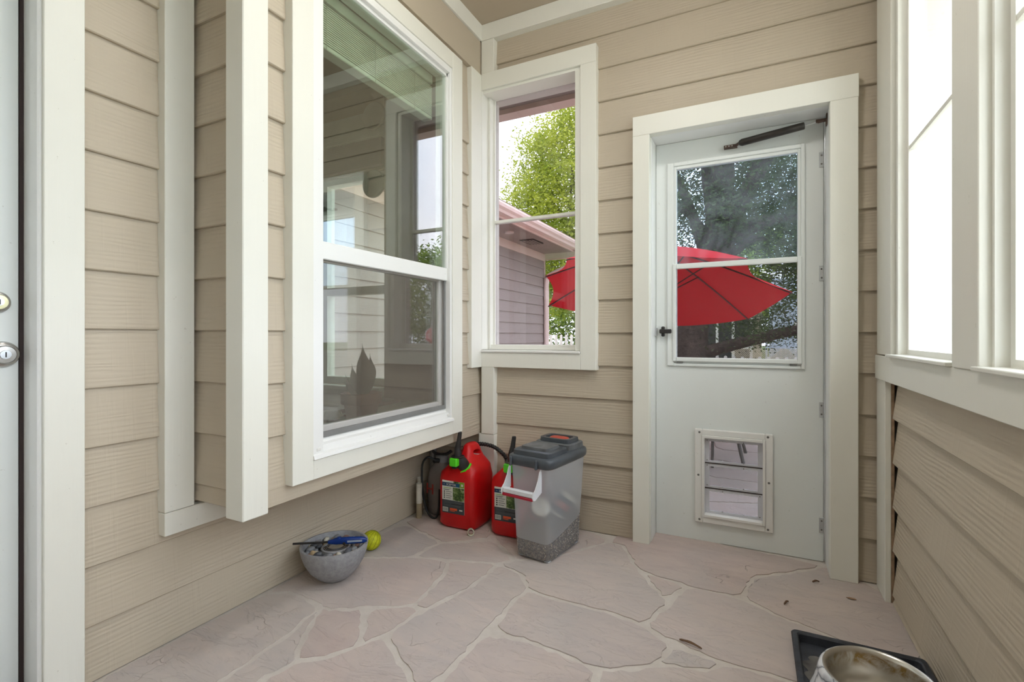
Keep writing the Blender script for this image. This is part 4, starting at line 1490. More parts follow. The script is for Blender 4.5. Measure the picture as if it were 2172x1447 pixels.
b = bmesh.new()
ro = frame_to((0.55, -0.8, 0.16))
lathe(b, [(0.0175, -0.011), (0.0175, 0.011), (0.0140, 0.011), (0.0140, -0.011), (0.0175, -0.011)], 26, (-1.312, 2.160, 0.0185), mat4=ro)
tag(obj('pipe_ring', b, 'pvc', None, True), 'short pale pipe ring lying on the stone before the red can', 'ring')

# ------------------------------------------------------------------ concrete bowl with pebbles, lighter, ball
BC = Vector((-1.600, 1.520, 0.001))
t = thing('fire_bowl', 'round grey concrete fire bowl on the floor by the left wall', 'bowl', BC)
b = bmesh.new()
prof = [(0.0002, 0.0), (0.040, 0.0), (0.052, 0.004), (0.076, 0.022), (0.100, 0.048), (0.120, 0.082), (0.132, 0.115), (0.138, 0.146), (0.1375, 0.150), (0.128, 0.151),
        (0.126, 0.148), (0.122, 0.126), (0.114, 0.110), (0.090, 0.106), (0.0002, 0.105)]
lathe(b, prof, 64)
obj('bowl_shell', b, 'concrete', t, True, 50)
b = bmesh.new(); lathe(b, [(0.060, 0.100), (0.060, 0.134), (0.052, 0.136), (0.050, 0.127)], 40, (0.004, 0.004, 0))
obj('burner_cup', b, 'concrete', t, True)
for r_ in (0.046, 0.040, 0.034):
    b = bmesh.new(); lathe(b, [(r_, 0.105), (r_, 0.134 + (0.046 - r_) * 0.3), (r_ - 0.002, 0.135 + (0.046 - r_) * 0.3), (r_ - 0.0022, 0.128)], 40, (0.004, 0.004, 0))
    obj('burner_ring', b, 'tin', t, True)
b = bmesh.new(); lathe(b, [(0.030, 0.105), (0.030, 0.134), (0.024, 0.132), (0.0002, 0.1315)], 36, (0.004, 0.004, 0))
obj('fuel_tin', b, 'tin', t, True)

pk = random.Random(5)
ico = bmesh.new()
bmesh.ops.create_icosphere(ico, subdivisions=2, radius=1.0)
peb_me = {}
for key in ('grey', 'dark', 'tan', 'cream', 'rust'):
    tmp = ico.copy()
    for v_ in tmp.verts:
        v_.co *= 1 + 0.10 * math.sin(v_.co.x * 2.3 + v_.co.z * 3.1 + len(key))
    me = bpy.data.meshes.new('pebble')
    tmp.to_mesh(me); tmp.free()
    me.materials.append(M['pebble_' + key])
    me.polygons.foreach_set('use_smooth', [True] * len(me.polygons))
    peb_me[key] = me
ico.free()
lab = {'grey': 'smooth mid-grey river pebble in the concrete bowl', 'dark': 'dark slate-grey river pebble in the concrete bowl', 'tan': 'tan river pebble in the concrete bowl',
       'cream': 'cream river pebble in the concrete bowl', 'rust': 'rusty brown river pebble in the concrete bowl'}
keys = ['grey', 'dark', 'grey', 'tan', 'dark', 'grey', 'cream', 'dark', 'grey', 'rust', 'grey', 'cream']
cnt = 0
for ring_r, nn, zz in ((0.078, 14, 0.122), (0.105, 19, 0.124), (0.093, 15, 0.135)):
    for i in range(nn):
        a = 2 * math.pi * (i + pk.uniform(-0.2, 0.2)) / nn + ring_r * 20
        key = keys[cnt % len(keys)]; cnt += 1
        o = link_mesh('pebble', peb_me[key])
        sx = pk.uniform(0.0135, 0.0185)
        o.scale = (sx, sx * pk.uniform(0.65, 0.9), sx * pk.uniform(0.5, 0.75))
        o.rotation_euler = (pk.uniform(-0.4, 0.4), pk.uniform(-0.4, 0.4), pk.uniform(0, 3.1))
        o.location = BC + Vector((ring_r * math.cos(a), ring_r * math.sin(a), zz + pk.uniform(-0.002, 0.004)))
        tag(o, lab[key], 'pebble', 'pebbles in the concrete bowl')

t = thing('gas_lighter', 'blue long-nosed gas lighter lying across the concrete bowl', 'lighter', (-1.604, 1.492, 0.1645))
def L(p): return Vector(p) - Vector((-1.604, 1.492, 0.1645))
b = bmesh.new()
tube(b, [L((-1.724, 1.412, 0.1645)), L((-1.600, 1.496, 0.1645))], 0.0044, 10)
obj('barrel', b, 'black_plastic', t, True)
b = bmesh.new()
dv = (Vector((-1.476, 1.582, 0.1645)) - Vector((-1.606, 1.490, 0.1645)))
Ln = dv.length; dv.normalize()
fm = frame_to(dv)
rings = []
sd_v = dv.cross(Vector((0, 0, 1))).normalized()
for s, w, hh, off in ((0.0, 0.005, 0.006, 0), (0.08, 0.008, 0.009, 0.001), (0.22, 0.010, 0.014, 0.003), (0.5, 0.011, 0.014, 0.003), (0.85, 0.011, 0.013, 0.002), (0.93, 0.009, 0.011, 0.001), (1.0, 0.006, 0.006, 0)):
    c = L((-1.606, 1.490, 0.1645)) + dv * (s * Ln)
    rings.append([c + sd_v * (w * math.copysign(abs(math.cos(q)) ** 0.6, math.cos(q))) + Vector((0, 0, off + hh * math.copysign(abs(math.sin(q)) ** 0.6, math.sin(q)))) for q in [k * math.pi / 8 for k in range(16)]])
ringloft(b, rings)
obj('handle', b, 'lighter_blue', t, True, 50)
b = bmesh.new()
c = L((-1.606, 1.490, 0.1645)) + dv * (0.42 * Ln)
lathe(b, [(0.006, -0.012), (0.006, 0.012)], 14, c + Vector((0, 0, -0.006)), True, True, frame_to(sd_v))
obj('trigger', b, 'black_plastic', t, True)
b = bmesh.new()
c = L((-1.606, 1.490, 0.1645)) + dv * (0.28 * Ln) + Vector((0, 0, 0.017))
lathe(b, [(0.009, -0.002), (0.008, 0.002), (0.003, 0.003)], 14, c, True, True)
obj('lock_button', b, 'lighter_blue', t, True)
b = bmesh.new()
q0 = L((-1.606, 1.490, 0.1645)) + sd_v * 0.0113 + Vector((0, 0, 0.002))
pts = [q0 + dv * (0.50 * Ln) + Vector((0, 0, -0.004)), q0 + dv * (0.88 * Ln) + Vector((0, 0, -0.004)), q0 + dv * (0.88 * Ln) + Vector((0, 0, 0.004)), q0 + dv * (0.50 * Ln) + Vector((0, 0, 0.004))]
vs = [b.verts.new(p) for p in pts] + [b.verts.new(p - sd_v * 0.001) for p in pts]
for f in ((0, 1, 2, 3), (7, 6, 5, 4), (0, 4, 5, 1), (1, 5, 6, 2), (2, 6, 7, 3), (3, 7, 4, 0)):
    b.faces.new([vs[i] for i in f])
obj('print', b, 'lighter_print', t)

t = thing('rubber_ball', 'yellow ribbed rubber ball beside the concrete bowl', 'ball', (-1.655, 1.803, 0.001))
b = bmesh.new()
bmesh.ops.create_uvsphere(b, u_segments=40, v_segments=24, radius=0.045)
for v_ in b.verts: v_.co.z += 0.045
obj('ball_body', b, 'ball_yellow', t, True, 80)
axm = Matrix.Rotation(R(18), 4, 'Y') @ Matrix.Rotation(R(-22), 4, 'X')
for k in range(7):
    a = k * math.pi / 7
    rr_ = 0.0451
    b = bmesh.new()
    pts = [axm @ Vector((rr_ * math.sin(q) * math.cos(a), rr_ * math.sin(q) * math.sin(a), rr_ * math.cos(q))) + Vector((0, 0, 0.045)) for q in [i * 2 * math.pi / 40 for i in range(41)]]
    tube(b, pts, 0.0010, 6, False)
    obj('seam', b, 'ball_seam', t)

# ------------------------------------------------------------------ feeding tray and pet bowl
t = thing('feeding_tray', 'black rubber feeding tray on the floor against the right wall', 'tray', (0.298, 1.60, 0.001))
b = bmesh.new()
x0, x1, y0, y1 = -0.181, 0.176, -0.45, 0.313
rg = []
def rect(x0, x1, y0, y1, z, r=0.02):
    out = []
    for cx_, cy_, a0 in ((x1 - r, y1 - r, 0), (x0 + r, y1 - r, 90), (x0 + r, y0 + r, 180), (x1 - r, y0 + r, 270)):
        for k in range(4):
            a = R(a0 + 30 * k)
            out.append(Vector((cx_ + r * math.cos(a), cy_ + r * math.sin(a), z)))
    return out
for ins, z in ((0.0, 0.0), (-0.004, 0.028), (0.0, 0.034), (0.012, 0.034), (0.016, 0.030), (0.020, 0.006)):
    rg.append(rect(x0 + ins, x1 - ins, y0 + ins, y1 - ins, z, 0.014))
ringloft(b, rg, True, True, False)
obj('tray_rim', b, 'tray_rubber', t)
b = bx(x0 + 0.018, x1 - 0.018, y0 + 0.018, y1 - 0.018, 0.003, 0.0065)
obj('tray_base', b, 'tray_rubber', t)
for (cx_, cy_, s) in ((-0.13, 0.16, 1.0), (-0.12, 0.20, 0.7), (-0.135, 0.11, 0.8)):
    b = bmesh.new()
    pts = [(cx_ + 0.03 * s * math.cos(a) * (1 + 0.25 * math.sin(3 * a)), cy_ + 0.04 * s * math.sin(a)) for a in [i * 6.283 / 16 for i in range(16)]]
    prism(b, pts, 0.0060, 0.0070 + 0.0005 * s)
    obj('dried_spill', b, 'tray_dusty', t)

t = thing('pet_bowl', 'marbled white pet bowl with a steel inside standing in the black tray', 'bowl', (0.300, 1.600, 0.0085))
b = bmesh.new()
lathe(b, [(0.100, 0.0), (0.150, 0.0), (0.163, 0.006), (0.160, 0.030), (0.150, 0.055), (0.143, 0.085), (0.139, 0.105), (0.133, 0.114), (0.128, 0.115)], 64, (0, 0, 0), True, False)
obj('outer_shell', b, 'marbled_plastic', t, True, 60)
b = bmesh.new()
lathe(b, [(0.129, 0.1155), (0.127, 0.118), (0.122, 0.117), (0.117, 0.105), (0.112, 0.06), (0.104, 0.035), (0.085, 0.028), (0.0005, 0.027)], 64)
obj('steel_insert', b, 'steel_bowl', t, True, 60)

# ------------------------------------------------------------------ litter on the stone
for (x, y, a, L_, lab) in ((-0.189, 1.719, -0.25, 0.075, 'short brown twig lying on the mortar joint'), (0.232, 2.386, 0.5, 0.03, 'tiny curled brown twig by the door casing'),
                           (0.112, 2.148, 1.1, 0.035, 'thin dark twig on the stone before the storm door')):
    b = bmesh.new()
    tube(b, spline([(x - L_ / 2 * math.cos(a), y - L_ / 2 * math.sin(a), 0.006), (x, y, 0.011), (x + L_ / 2 * math.cos(a), y + L_ / 2 * math.sin(a), 0.006)], 4), [0.002, 0.0035, 0.0035, 0.004, 0.004, 0.0035, 0.003, 0.003, 0.0015], 6)
    tag(obj('twig', b, 'twig', None), lab, 'twig', 'twigs on the floor')
b = bmesh.new()
pts = [(0.0, 0.0), (0.012, 0.006), (0.028, 0.004), (0.034, -0.003), (0.016, -0.007)]
prism(b, [(0.325 + p[0], 2.30 + p[1]) for p in pts], 0.004, 0.006)
tag(obj('dry_leaf', b, 'dry_leaf', None), 'small pale dry leaf in the corner by the right wall', 'leaf')

# ------------------------------------------------------------------ room seen through the bay window
b = bmesh.new(); box(b, -3.72, -3.60, -0.6, 2.66, 0, 2.8)
struct('wall_room_far', b, 'interior_wall', 'brown far wall of the dim room inside', 'wall')
b = bmesh.new(); box(b, -3.72, -1.90, -0.72, -0.6, 0, 2.8)
struct('wall_room_side', b, 'interior_wall', 'brown side wall of the dim room inside', 'wall')
b = bmesh.new(); box(b, -3.72, -1.90, -0.6, 2.50, 2.70, 2.8)
struct('ceiling_room', b, 'interior_wall', 'brown ceiling of the dim room inside', 'ceiling')
b = bmesh.new(); box(b, -3.72, -1.90, -0.6, 2.50, -0.05, 0.02)
struct('floor_room', b, 'interior_dark', 'dark floor of the room inside', 'floor')
b = bmesh.new(); box(b, -2.165, -1.50, 2.478, 2.4995, 0.60, 2.70)
struct('wall_room_stub', b, 'interior_wall', 'brown wall strip beside the room window', 'wall')
w8 = sroot('window_8', 'room window across the nook that looks out on the wing', 'window')
obj('header_beam', bx(-3.55, -2.17, 2.455, 2.50, 2.155, 2.330), 'interior_dark', w8)
obj('header_molding', bx(-3.55, -2.17, 2.44, 2.50, 2.335, 2.405, 0.004), 'interior_trim', w8)
obj('header_panel', bx(-3.55, -2.17, 2.46, 2.50, 2.41, 2.515), 'interior_trim', w8)
obj('window_stool', bx(-2.95, -2.17, 2.43, 2.56, 0.665, 0.695, 0.004), 'interior_trim', w8)
obj('apron', bx(-2.95, -2.17, 2.47, 2.50, 0.56, 0.66), 'interior_trim', w8)
fr = bmesh.new()
box(fr, -2.80, -2.735, 2.53, 2.60, 0.70, 2.14)
box(fr, -2.735, -2.17, 2.53, 2.60, 0.70, 0.745)
box(fr, -2.735, -2.17, 2.53, 2.60, 1.318, 1.372)
box(fr, -2.735, -2.17, 2.53, 2.60, 2.10, 2.14)
fo = obj('window_frame', fr, 'interior_trim', w8)
obj('glass_pane', bx(-2.735, -2.17, 2.563, 2.567, 0.745, 1.318), 'glass', fo)
obj('glass_pane', bx(-2.735, -2.17, 2.563, 2.567, 1.372, 2.10), 'glass', fo)
b = bmesh.new()
for zz, nm in ((2.02, 0), (2.46, 1)):
    q = bmesh.new()
    lathe(q, [(0.085, -0.012), (0.09, -0.006), (0.09, 0.006), (0.085, 0.012)], 32, (-2.21, 2.43, zz), True, True, frame_to((0, -1, 0.0)))
    tag(obj('wall_plate', q, 'disc_pale', None, True), ['pale round plate hung beside the room window at the head of the panes', 'pale round plate hung on the header above the room window'][nm], 'plate')
b.free()
b = bx(-1.90, -1.505, 1.10, 2.478, 0.601, 0.634, 0.003)
struct('trim_20', b, 'interior_trim', 'pale window seat board inside the bay', 'window seat')
t = thing('side_table', 'dark wooden table behind the flower pot in the room', 'table', (-2.35, 2.05, 0.02))
obj('table_top', bx(-0.35, 0.38, -0.30, 0.36, 0.585, 0.62, 0.004), 'table_dark', t)
for sx in (-0.31, 0.33):
    for sy in (-0.26, 0.31):
        obj('leg', bx(sx - 0.02, sx + 0.02, sy - 0.02, sy + 0.02, 0.0, 0.585), 'table_dark', t)

t = thing('potted_plant', 'dark pointed-leaf plant in a terracotta pot behind the bay glass', 'potted plant', (-1.625, 1.705, 0.635))
b = bmesh.new(); lathe(b, [(0.080, 0.0), (0.094, 0.004), (0.098, 0.028), (0.093, 0.028), (0.088, 0.008)], 36, (0, 0, 0), True, False)
obj('saucer', b, 'terracotta', t, True)
b = bmesh.new(); lathe(b, [(0.062, 0.006), (0.078, 0.085), (0.090, 0.088), (0.093, 0.135), (0.086, 0.137), (0.083, 0.120)], 36, (0, 0, 0), True, False)
obj('pot', b, 'terracotta', t, True)
b = bmesh.new(); lathe(b, [(0.083, 0.122), (0.0005, 0.126)], 30)
obj('soil', b, 'soil', t)
def blade(parent, base, tip, width, bend, mat, side=None):
    base, tip = Vector(base), Vector(tip)
    ax = tip - base
    sd = Vector(side).normalized() if side else ax.cross(Vector((1, 0.4, 0))).normalized()
    nn = ax.cross(sd).normalized()
    b = bmesh.new()
    rows = []
    N = 12
    for i in range(N + 1):
        s = i / N
        w = width * (0.42 + 2.2 * s * (1 - s)) * (1 - s ** 5) * (1 if s < 0.6 else max(0.02, 1 - ((s - 0.6) / 0.4) ** 1.3))
        c = base + ax * s + Vector(bend) * math.sin(math.pi * s)
        rows.append([c - sd * w, c + nn * w * 0.35, c + sd * w, c + nn * (w * 0.35 + 0.004)])
    rings = [[r[0], r[1], r[2], r[3]] for r in rows]
    ringloft(b, rings)
    return obj('leaf', b, mat, parent, True, 60)
sdv = (0.5, 0.86, 0)
blade(t, (0.0, 0.0, 0.12), (-0.0, 0.005, 0.365), 0.036, (0.0, 0.012, 0), 'leaf_dark', sdv)
blade(t, (0.01, 0.012, 0.12), (0.0, 0.055, 0.315), 0.030, (0.0, 0.018, 0), 'leaf_dark', sdv)
blade(t, (0.0, -0.012, 0.12), (0.0, -0.062, 0.275), 0.022, (0.0, -0.004, -0.006), 'leaf_dark', sdv)
blade(t, (0.0, -0.02, 0.12), (0.0, -0.100, 0.232), 0.017, (0.0, -0.008, -0.018), 'leaf_dark', sdv)
blade(t, (0.0, 0.02, 0.12), (0.01, 0.045, 0.24), 0.026, (0.0, 0.014, 0), 'leaf_dark', sdv)

t = thing('food_package', 'crumpled pale plastic package lying beside the flower pot', 'package', (-1.60, 1.47, 0.635))
b = bmesh.new()
ringloft(b, [superring(0.055, 0.09, 0.0, 0, 0, 4, 24), superring(0.06, 0.095, 0.02, 0, 0, 3, 24), superring(0.045, 0.085, 0.055, 0.005, 0, 2.6, 24), superring(0.02, 0.06, 0.085, 0.01, 0.01, 2.5, 24)])
for v_ in b.verts:
    v_.co += Vector((random.uniform(-1, 1), random.uniform(-1, 1), 0.3 * random.uniform(-1, 1))) * 0.006
obj('wrapper', b, 'bag_pale', t)
b = bx(0.048, 0.0615, -0.04, 0.06, 0.024, 0.06, 0.004)
obj('wrapper_print', b, 'bag_print', t)

t = thing('window_blind', 'raised green-white slatted blind at the top of the bay window', 'blind', (-1.545, 1.70, 2.17))
for i in range(18):
    b = bmesh.new()
    z = 0.022 + i * 0.0088
    box(b, -0.026, 0.026, -0.408, 0.408, z, z + 0.0042)
    obj('slat', b, 'blind_slat', t)
obj('bottom_rail', bx(-0.027, 0.027, -0.41, 0.41, 0.0, 0.018, 0.003), 'blind_slat', t)
obj('head_rail', bx(-0.03, 0.03, -0.41, 0.41, 0.188, 0.235, 0.003), 'blind_slat', t)
for yy in (-0.30, -0.02, 0.26):
    b = bmesh.new(); tube(b, [(0.028, yy, 0.0), (0.029, yy, 0.19)], 0.0015, 6)
    obj('lift_cord', b, 'cord', t)

# ------------------------------------------------------------------ eave outside the end wall
b = bmesh.new(); box(b, -4.3, 1.6, 2.66, 3.17, 2.65, 2.70)
so_ = struct('eave_soffit', b, 'soffit_paint', 'shaded soffit of the eave outside the small window', 'soffit')
obj('eave_beam', bx(-4.3, 1.6, 3.085, 3.17, 2.615, 2.70), 'wing_trim', so_)
obj('fascia', bx(-4.3, 1.6, 3.17, 3.20, 2.62, 2.97), 'wing_trim', so_)
b = bmesh.new(); box(b, 0.66, 1.05, -2.0, 3.17, 2.70, 2.76)
struct('eave_soffit_side', b, 'soffit_light', 'soffit of the eave outside the right-hand windows', 'soffit')
t = thing('eave_light', 'small round dome light under the eave outside the small window', 'ceiling light', (-1.12, 2.86, 2.65))
b = bmesh.new(); lathe(b, [(0.075, 0.0), (0.072, -0.012), (0.055, -0.030), (0.025, -0.040), (0.0005, -0.042)], 30)
obj('dome', b, 'dome_glass', t, True, 80)
b = bmesh.new(); lathe(b, [(0.085, 0.0), (0.085, -0.010), (0.072, -0.012)], 30)
obj('base_ring', b, 'wing_trim', t, True)

# ------------------------------------------------------------------ the wing of the house
XWG = -3.514
wg = thing('house_wing', 'mauve-beige sided wing of the house with gutter and downspout', 'house wing', (0, 0, 0))
b = bmesh.new(); box(b, -7.5, XWG, 2.75, 8.40, -0.1, 2.55)
obj('wing_wall', b, 'beige_plain', wg)
zz = [0.0]
z = 0.055
while z < 2.42:
    zz.append(z); z += 0.1705
zz.append(2.42)
siding(wg, 'y', XWG, 1, 2.75, 8.385, zz, [], 'wing_siding', tb=0.024)
obj('corner_board', bx(XWG - 0.02, XWG + 0.026, 8.385, 8.42, -0.05, 2.42), 'wing_trim', wg)
obj('frieze_board', bx(XWG, XWG + 0.022, 2.75, 8.42, 2.42, 2.55), 'wing_trim', wg)
so_ = obj('wing_soffit', bx(XWG, -2.90, 2.75, 8.35, 2.55, 2.58), 'soffit_paint', wg)
obj('wing_soffit_end', bx(-7.5, -2.90, 8.352, 8.95, 2.55, 2.58), 'soffit_light', wg)
obj('end_fascia', bx(-7.5, -2.90, 8.95, 8.99, 2.53, 2.70), 'wing_trim', wg)
obj('wing_fascia', bx(-2.90, -2.875, 3.21, 8.99, 2.53, 2.69), 'wing_trim', wg)
vt = obj('soffit_vent', bx(-3.32, -3.08, 6.95, 7.35, 2.535, 2.549), 'vent_dark', wg)
for k in range(5):
    obj('vent_louver', bx(-3.32 + k * 0.05, -3.30 + k * 0.05, 6.96, 7.34, 2.528, 2.5345), 'soffit_paint', vt)
b = bmesh.new(); lathe(b, [(0.07, 0.0), (0.065, -0.02), (0.0005, -0.03)], 24, (-3.2, 6.35, 2.549))
obj('soffit_light', b, 'dome_glass', wg, True)
# gutter with an ogee front
b = bmesh.new()
prof = [(-2.874, 2.56), (-2.79, 2.56), (-2.775, 2.59), (-2.745, 2.615), (-2.738, 2.65), (-2.742, 2.675), (-2.755, 2.675), (-2.755, 2.66), (-2.79, 2.60), (-2.86, 2.60), (-2.874, 2.675)]
r0 = [b.verts.new((x, 3.21, z)) for x, z in prof]
r1 = [b.verts.new((x, 9.02, z)) for x, z in prof]
for i in range(len(prof)):
    j = (i + 1) % len(prof)
    b.faces.new((r0[i], r0[j], r1[j], r1[i]))
b.faces.new(r0); b.faces.new(list(reversed(r1)))
obj('gutter', b, 'gutter_paint', wg)
b = bmesh.new()
pth = spline([(-2.81, 8.25, 2.57), (-2.81, 8.25, 2.46), (-2.86, 8.26, 2.36), (-3.02, 8.28, 2.26), (-3.22, 8.32, 2.20), (-3.40, 8.35, 2.12), (-3.44, 8.36, 2.00), (-3.44, 8.36, 1.8)], 5)
tube(b, pth, 0.048, 8)
tube(b, [(-3.44, 8.36, 1.8), (-3.44, 8.36, 0.0)], 0.048, 8)
obj('downspout', b, 'gutter_paint', wg, True, 30)
b = bmesh.new()
v4 = [b.verts.new(p) for p in ((-2.80, 3.21, 2.68), (-2.80, 9.02, 2.68), (-5.2, 9.02, 3.75), (-5.2, 3.21, 3.75), (-2.80, 3.21, 2.72), (-2.80, 9.02, 2.72), (-5.2, 9.02, 3.80), (-5.2, 3.21, 3.80))]
for f in ((0, 1, 2, 3), (7, 6, 5, 4), (0, 4, 5, 1), (1, 5, 6, 2), (2, 6, 7, 3), (3, 7, 4, 0)):
    b.faces.new([v4[i] for i in f])
obj('wing_roof', b, 'shingle', wg)

# ------------------------------------------------------------------ red patio umbrella
u = thing('patio_umbrella', 'large red patio umbrella tilted over the yard', 'umbrella', (-1.0, 5.35, 0.0))
off = Vector((-1.0, 5.35, 0.0))
tips = [Vector(p) for p in ((-0.05, 4.55, 1.685), (0.33, 5.36, 1.452), (-0.055, 6.38, 1.235), (-1.16, 6.85, 1.165), (-2.44, 6.0, 1.436), (-2.145, 5.18, 1.723), (-1.66, 4.56, 1.80), (-0.86, 4.27, 1.76))]
apex = Vector((-0.92, 5.20, 1.965))
nrmu = Vector((0.09, 0.237, 0.967)).normalized()
cenu = sum(tips, Vector()) / 8
SCAL = [0.13, -0.015, -0.10, -0.06, 0.09, 0.07, 0.03, 0.05]
for i in range(8):
    A_, B2 = tips[i], tips[(i + 1) % 8]
    b = bmesh.new()
    NS, NT_ = 10, 10
    rows = []
    for si in range(NS + 1):
        s = si / NS
        row = []
        for ti in range(NT_ + 1):
            tt = ti / NT_
            q = 4 * tt * (1 - tt)
            rim = A_.lerp(B2, tt)
            p = apex.lerp(rim, s)
            p += nrmu * (0.035 * math.sin(math.pi * s ** 0.9)) * (1 - 0.35 * q)
            p += (cenu - rim).normalized() * (SCAL[i] * q * s ** 4)
            row.append(p - off)
        rows.append(row)
    gv = [[b.verts.new(p) for p in r] for r in rows[1:]]
    a0 = b.verts.new(rows[0][0])
    for ti in range(NT_):
        b.faces.new((a0, gv[0][ti], gv[0][ti + 1]))
    for si in range(NS - 1):
        for ti in range(NT_):
            b.faces.new((gv[si][ti], gv[si + 1][ti], gv[si + 1][ti + 1], gv[si][ti + 1]))
    obj('canopy_panel', b, 'umbrella_red', u, True, 80)
    b = bmesh.new()
    pts = []
    for si in range(NS + 1):
        s = si / NS
        pts.append(apex.lerp(A_, s) + nrmu * (0.035 * math.sin(math.pi * s ** 0.9)) - nrmu * 0.016 - off)
    tube(b, pts, 0.008, 6)
    obj('rib', b, 'rib_dark', u)
    b = bmesh.new()
    hub = apex - nrmu * 0.62
    mid = apex.lerp(A_, 0.45) + nrmu * 0.06 - off
    tube(b, [hub - off, mid], 0.007, 6)
    obj('strut', b, 'rib_dark', u)
b = bmesh.new()
tube(b, [apex + nrmu * 0.08 - off, apex - nrmu * 0.75 - off, Vector((apex.x - 0.07, apex.y - 0.178, 1.25)) - off, Vector((apex.x - 0.07, apex.y - 0.178, 0.06)) - off], 0.021, 12)
obj('pole', b, 'pole_bronze', u, True)
b = bmesh.new(); lathe(b, [(0.25, -0.016), (0.25, 0.03), (0.10, 0.06), (0.035, 0.08), (0.035, 0.16)], 30, Vector((apex.x - 0.07, apex.y - 0.178, 0)) - off, True, True)
obj('base', b, 'iron_black', u, True)
b = bmesh.new(); lathe(b, [(0.035, 0.0), (0.045, 0.02), (0.02, 0.06), (0.0005, 0.07)], 16, apex + nrmu * 0.05 - off, True, False, frame_to(nrmu))
obj('finial', b, 'pole_bronze', u, True)

# ------------------------------------------------------------------ iron patio table and chairs
t = thing('patio_table', 'black iron mesh patio table outside the pet flap', 'table', (-0.35, 4.55, -0.018))
b = bmesh.new(); lathe(b, [(0.50, 0.70), (0.52, 0.705), (0.52, 0.72), (0.50, 0.725)], 40, (0, 0, 0), True, True)
obj('table_top', b, 'iron_black', t, True)
for k in range(4):
    a = math.pi / 4 + k * math.pi / 2
    b = bmesh.new(); tube(b, spline([(0.42 * math.cos(a), 0.42 * math.sin(a), 0.70), (0.30 * math.cos(a), 0.30 * math.sin(a), 0.40), (0.40 * math.cos(a), 0.40 * math.sin(a), 0.0)], 6), 0.014, 8)
    obj('leg', b, 'iron_black', t, True)


def iron_chair(loc, rz, label):
    c = thing('patio_chair', label, 'chair', loc, rz, 'iron chairs on the patio')
    b = bmesh.new()
    for k in range(12):
        box(b, -0.22, 0.22, -0.22 + k * 0.038, -0.20 + k * 0.038, 0.40, 0.405)
        box(b, -0.22 + k * 0.038, -0.20 + k * 0.038, -0.22, 0.22, 0.4052, 0.41)
    obj('seat_mesh', b, 'iron_black', c)
    for sx in (-1, 1):
        for sy in (-1, 1):
            b = bmesh.new(); tube(b, [(sx * 0.21, sy * 0.21, 0.41), (sx * 0.22, sy * 0.23, 0.0)], 0.012, 8)
            obj('leg', b, 'iron_black', c, True)
    b = bmesh.new()
    tube(b, spline([(-0.21, 0.21, 0.40), (-0.21, 0.27, 0.80), (0, 0.29, 0.88), (0.21, 0.27, 0.80), (0.21, 0.21, 0.40)], 6), 0.012, 8)
    for k in range(5):
        x = -0.14 + k * 0.07
        tube(b, [(x, 0.22, 0.42), (x, 0.28, 0.84)], 0.006, 6)
    obj('backrest', b, 'iron_black', c, True)


iron_chair((-0.12, 3.92, -0.018), R(170), 'black iron patio chair just outside the pet flap')
iron_chair((0.75, 4.75, -0.018), R(-80), 'black iron patio chair at the far side of the table')

# ------------------------------------------------------------------ fences
def picket_fence(label, x0, x1, y, ztop, zbot, w, gap, mat, thick=0.02):
    n = int((x1 - x0) / gap)
    fz = thing('picket_fence', label, 'fence', ((x0 + x1) / 2, y, zbot))
    cx_ = (x0 + x1) / 2
    obj('rail', bx(x0 - cx_, x1 - cx_, thick, thick + 0.04, (ztop - zbot) * 0.72, (ztop - zbot) * 0.72 + 0.06), mat, fz)
    obj('rail', bx(x0 - cx_, x1 - cx_, thick, thick + 0.04, (ztop - zbot) * 0.2, (ztop - zbot) * 0.2 + 0.06), mat, fz)
    b = bmesh.new()
    h = ztop - zbot
    poly = [(-w / 2, 0)] + [(w / 2, 0)] + [(w / 2 * math.cos(a), h - w / 2 + w / 2 * math.sin(a)) for a in [math.pi * k / 8 for k in range(9)]]
    a = [b.verts.new((x, 0, z)) for x, z in poly]
    c = [b.verts.new((x, thick, z)) for x, z in poly]
    m = len(poly)
    for i in range(m):
        j = (i + 1) % m
        b.faces.new((a[i], a[j], c[j], c[i]))
    b.faces.new(a); b.faces.new(list(reversed(c)))
    first = obj('picket', b, mat, fz)
    first.location = (x0 - cx_, 0, 0)
    for i in range(1, n):
        o = first.copy(); COL.objects.link(o); o.parent = fz
        o.location = (x0 - cx_ + i * gap, 0, random.uniform(-0.01, 0.01))
    return fz


picket_fence('white picket fence at the end of the yard beyond the wing', -6.5, -1.9, 10.6, 1.06, -0.1, 0.055, 0.125, 'picket_white')
picket_fence('low white picket fence behind the big tree', -1.8, 4.5, 9.4, 0.672, -0.1, 0.055, 0.135, 'picket_white')
picket_fence('distant bluish picket fence in front of the blue house', 0.35, 4.0, 17.0, 0.95, -0.1, 0.06, 0.13, 'picket_blue')

# ------------------------------------------------------------------ houses over the fence
n1 = thing('neighbour_house', 'tan neighbouring house with dark screened porch and white posts', 'house', (-1.0, 19.0, -0.1))
obj('wall', bx(-3.0, 1.25, 0.3, 6.0, 0, 3.2), 'neighbour_tan', n1)
for k, x in enumerate((-1.9, -0.65, 0.1, 0.55)):
    pass
for (xa, xb) in ((-1.55, -0.85), (-0.75, -0.25), (-0.15, 0.30), (0.36, 0.86)):
    w = obj('screen_panel', bx(xa, xb, 0.26, 0.295, 0.25, 1.9), 'neighbour_dark', n1)
    obj('mid_rail', bx(xa, xb, 0.22, 0.255, 0.66, 0.74), 'picket_white', w)
for x in (-1.60, -0.80, -0.20, 0.33, 0.92):
    obj('porch_post', bx(x - 0.045, x + 0.045, 0.19, 0.25, 0, 2.0), 'picket_white', n1)
obj('porch_sill', bx(-1.65, 0.97, 0.18, 0.25, 0.14, 0.24), 'picket_white', n1)
b = bmesh.new()
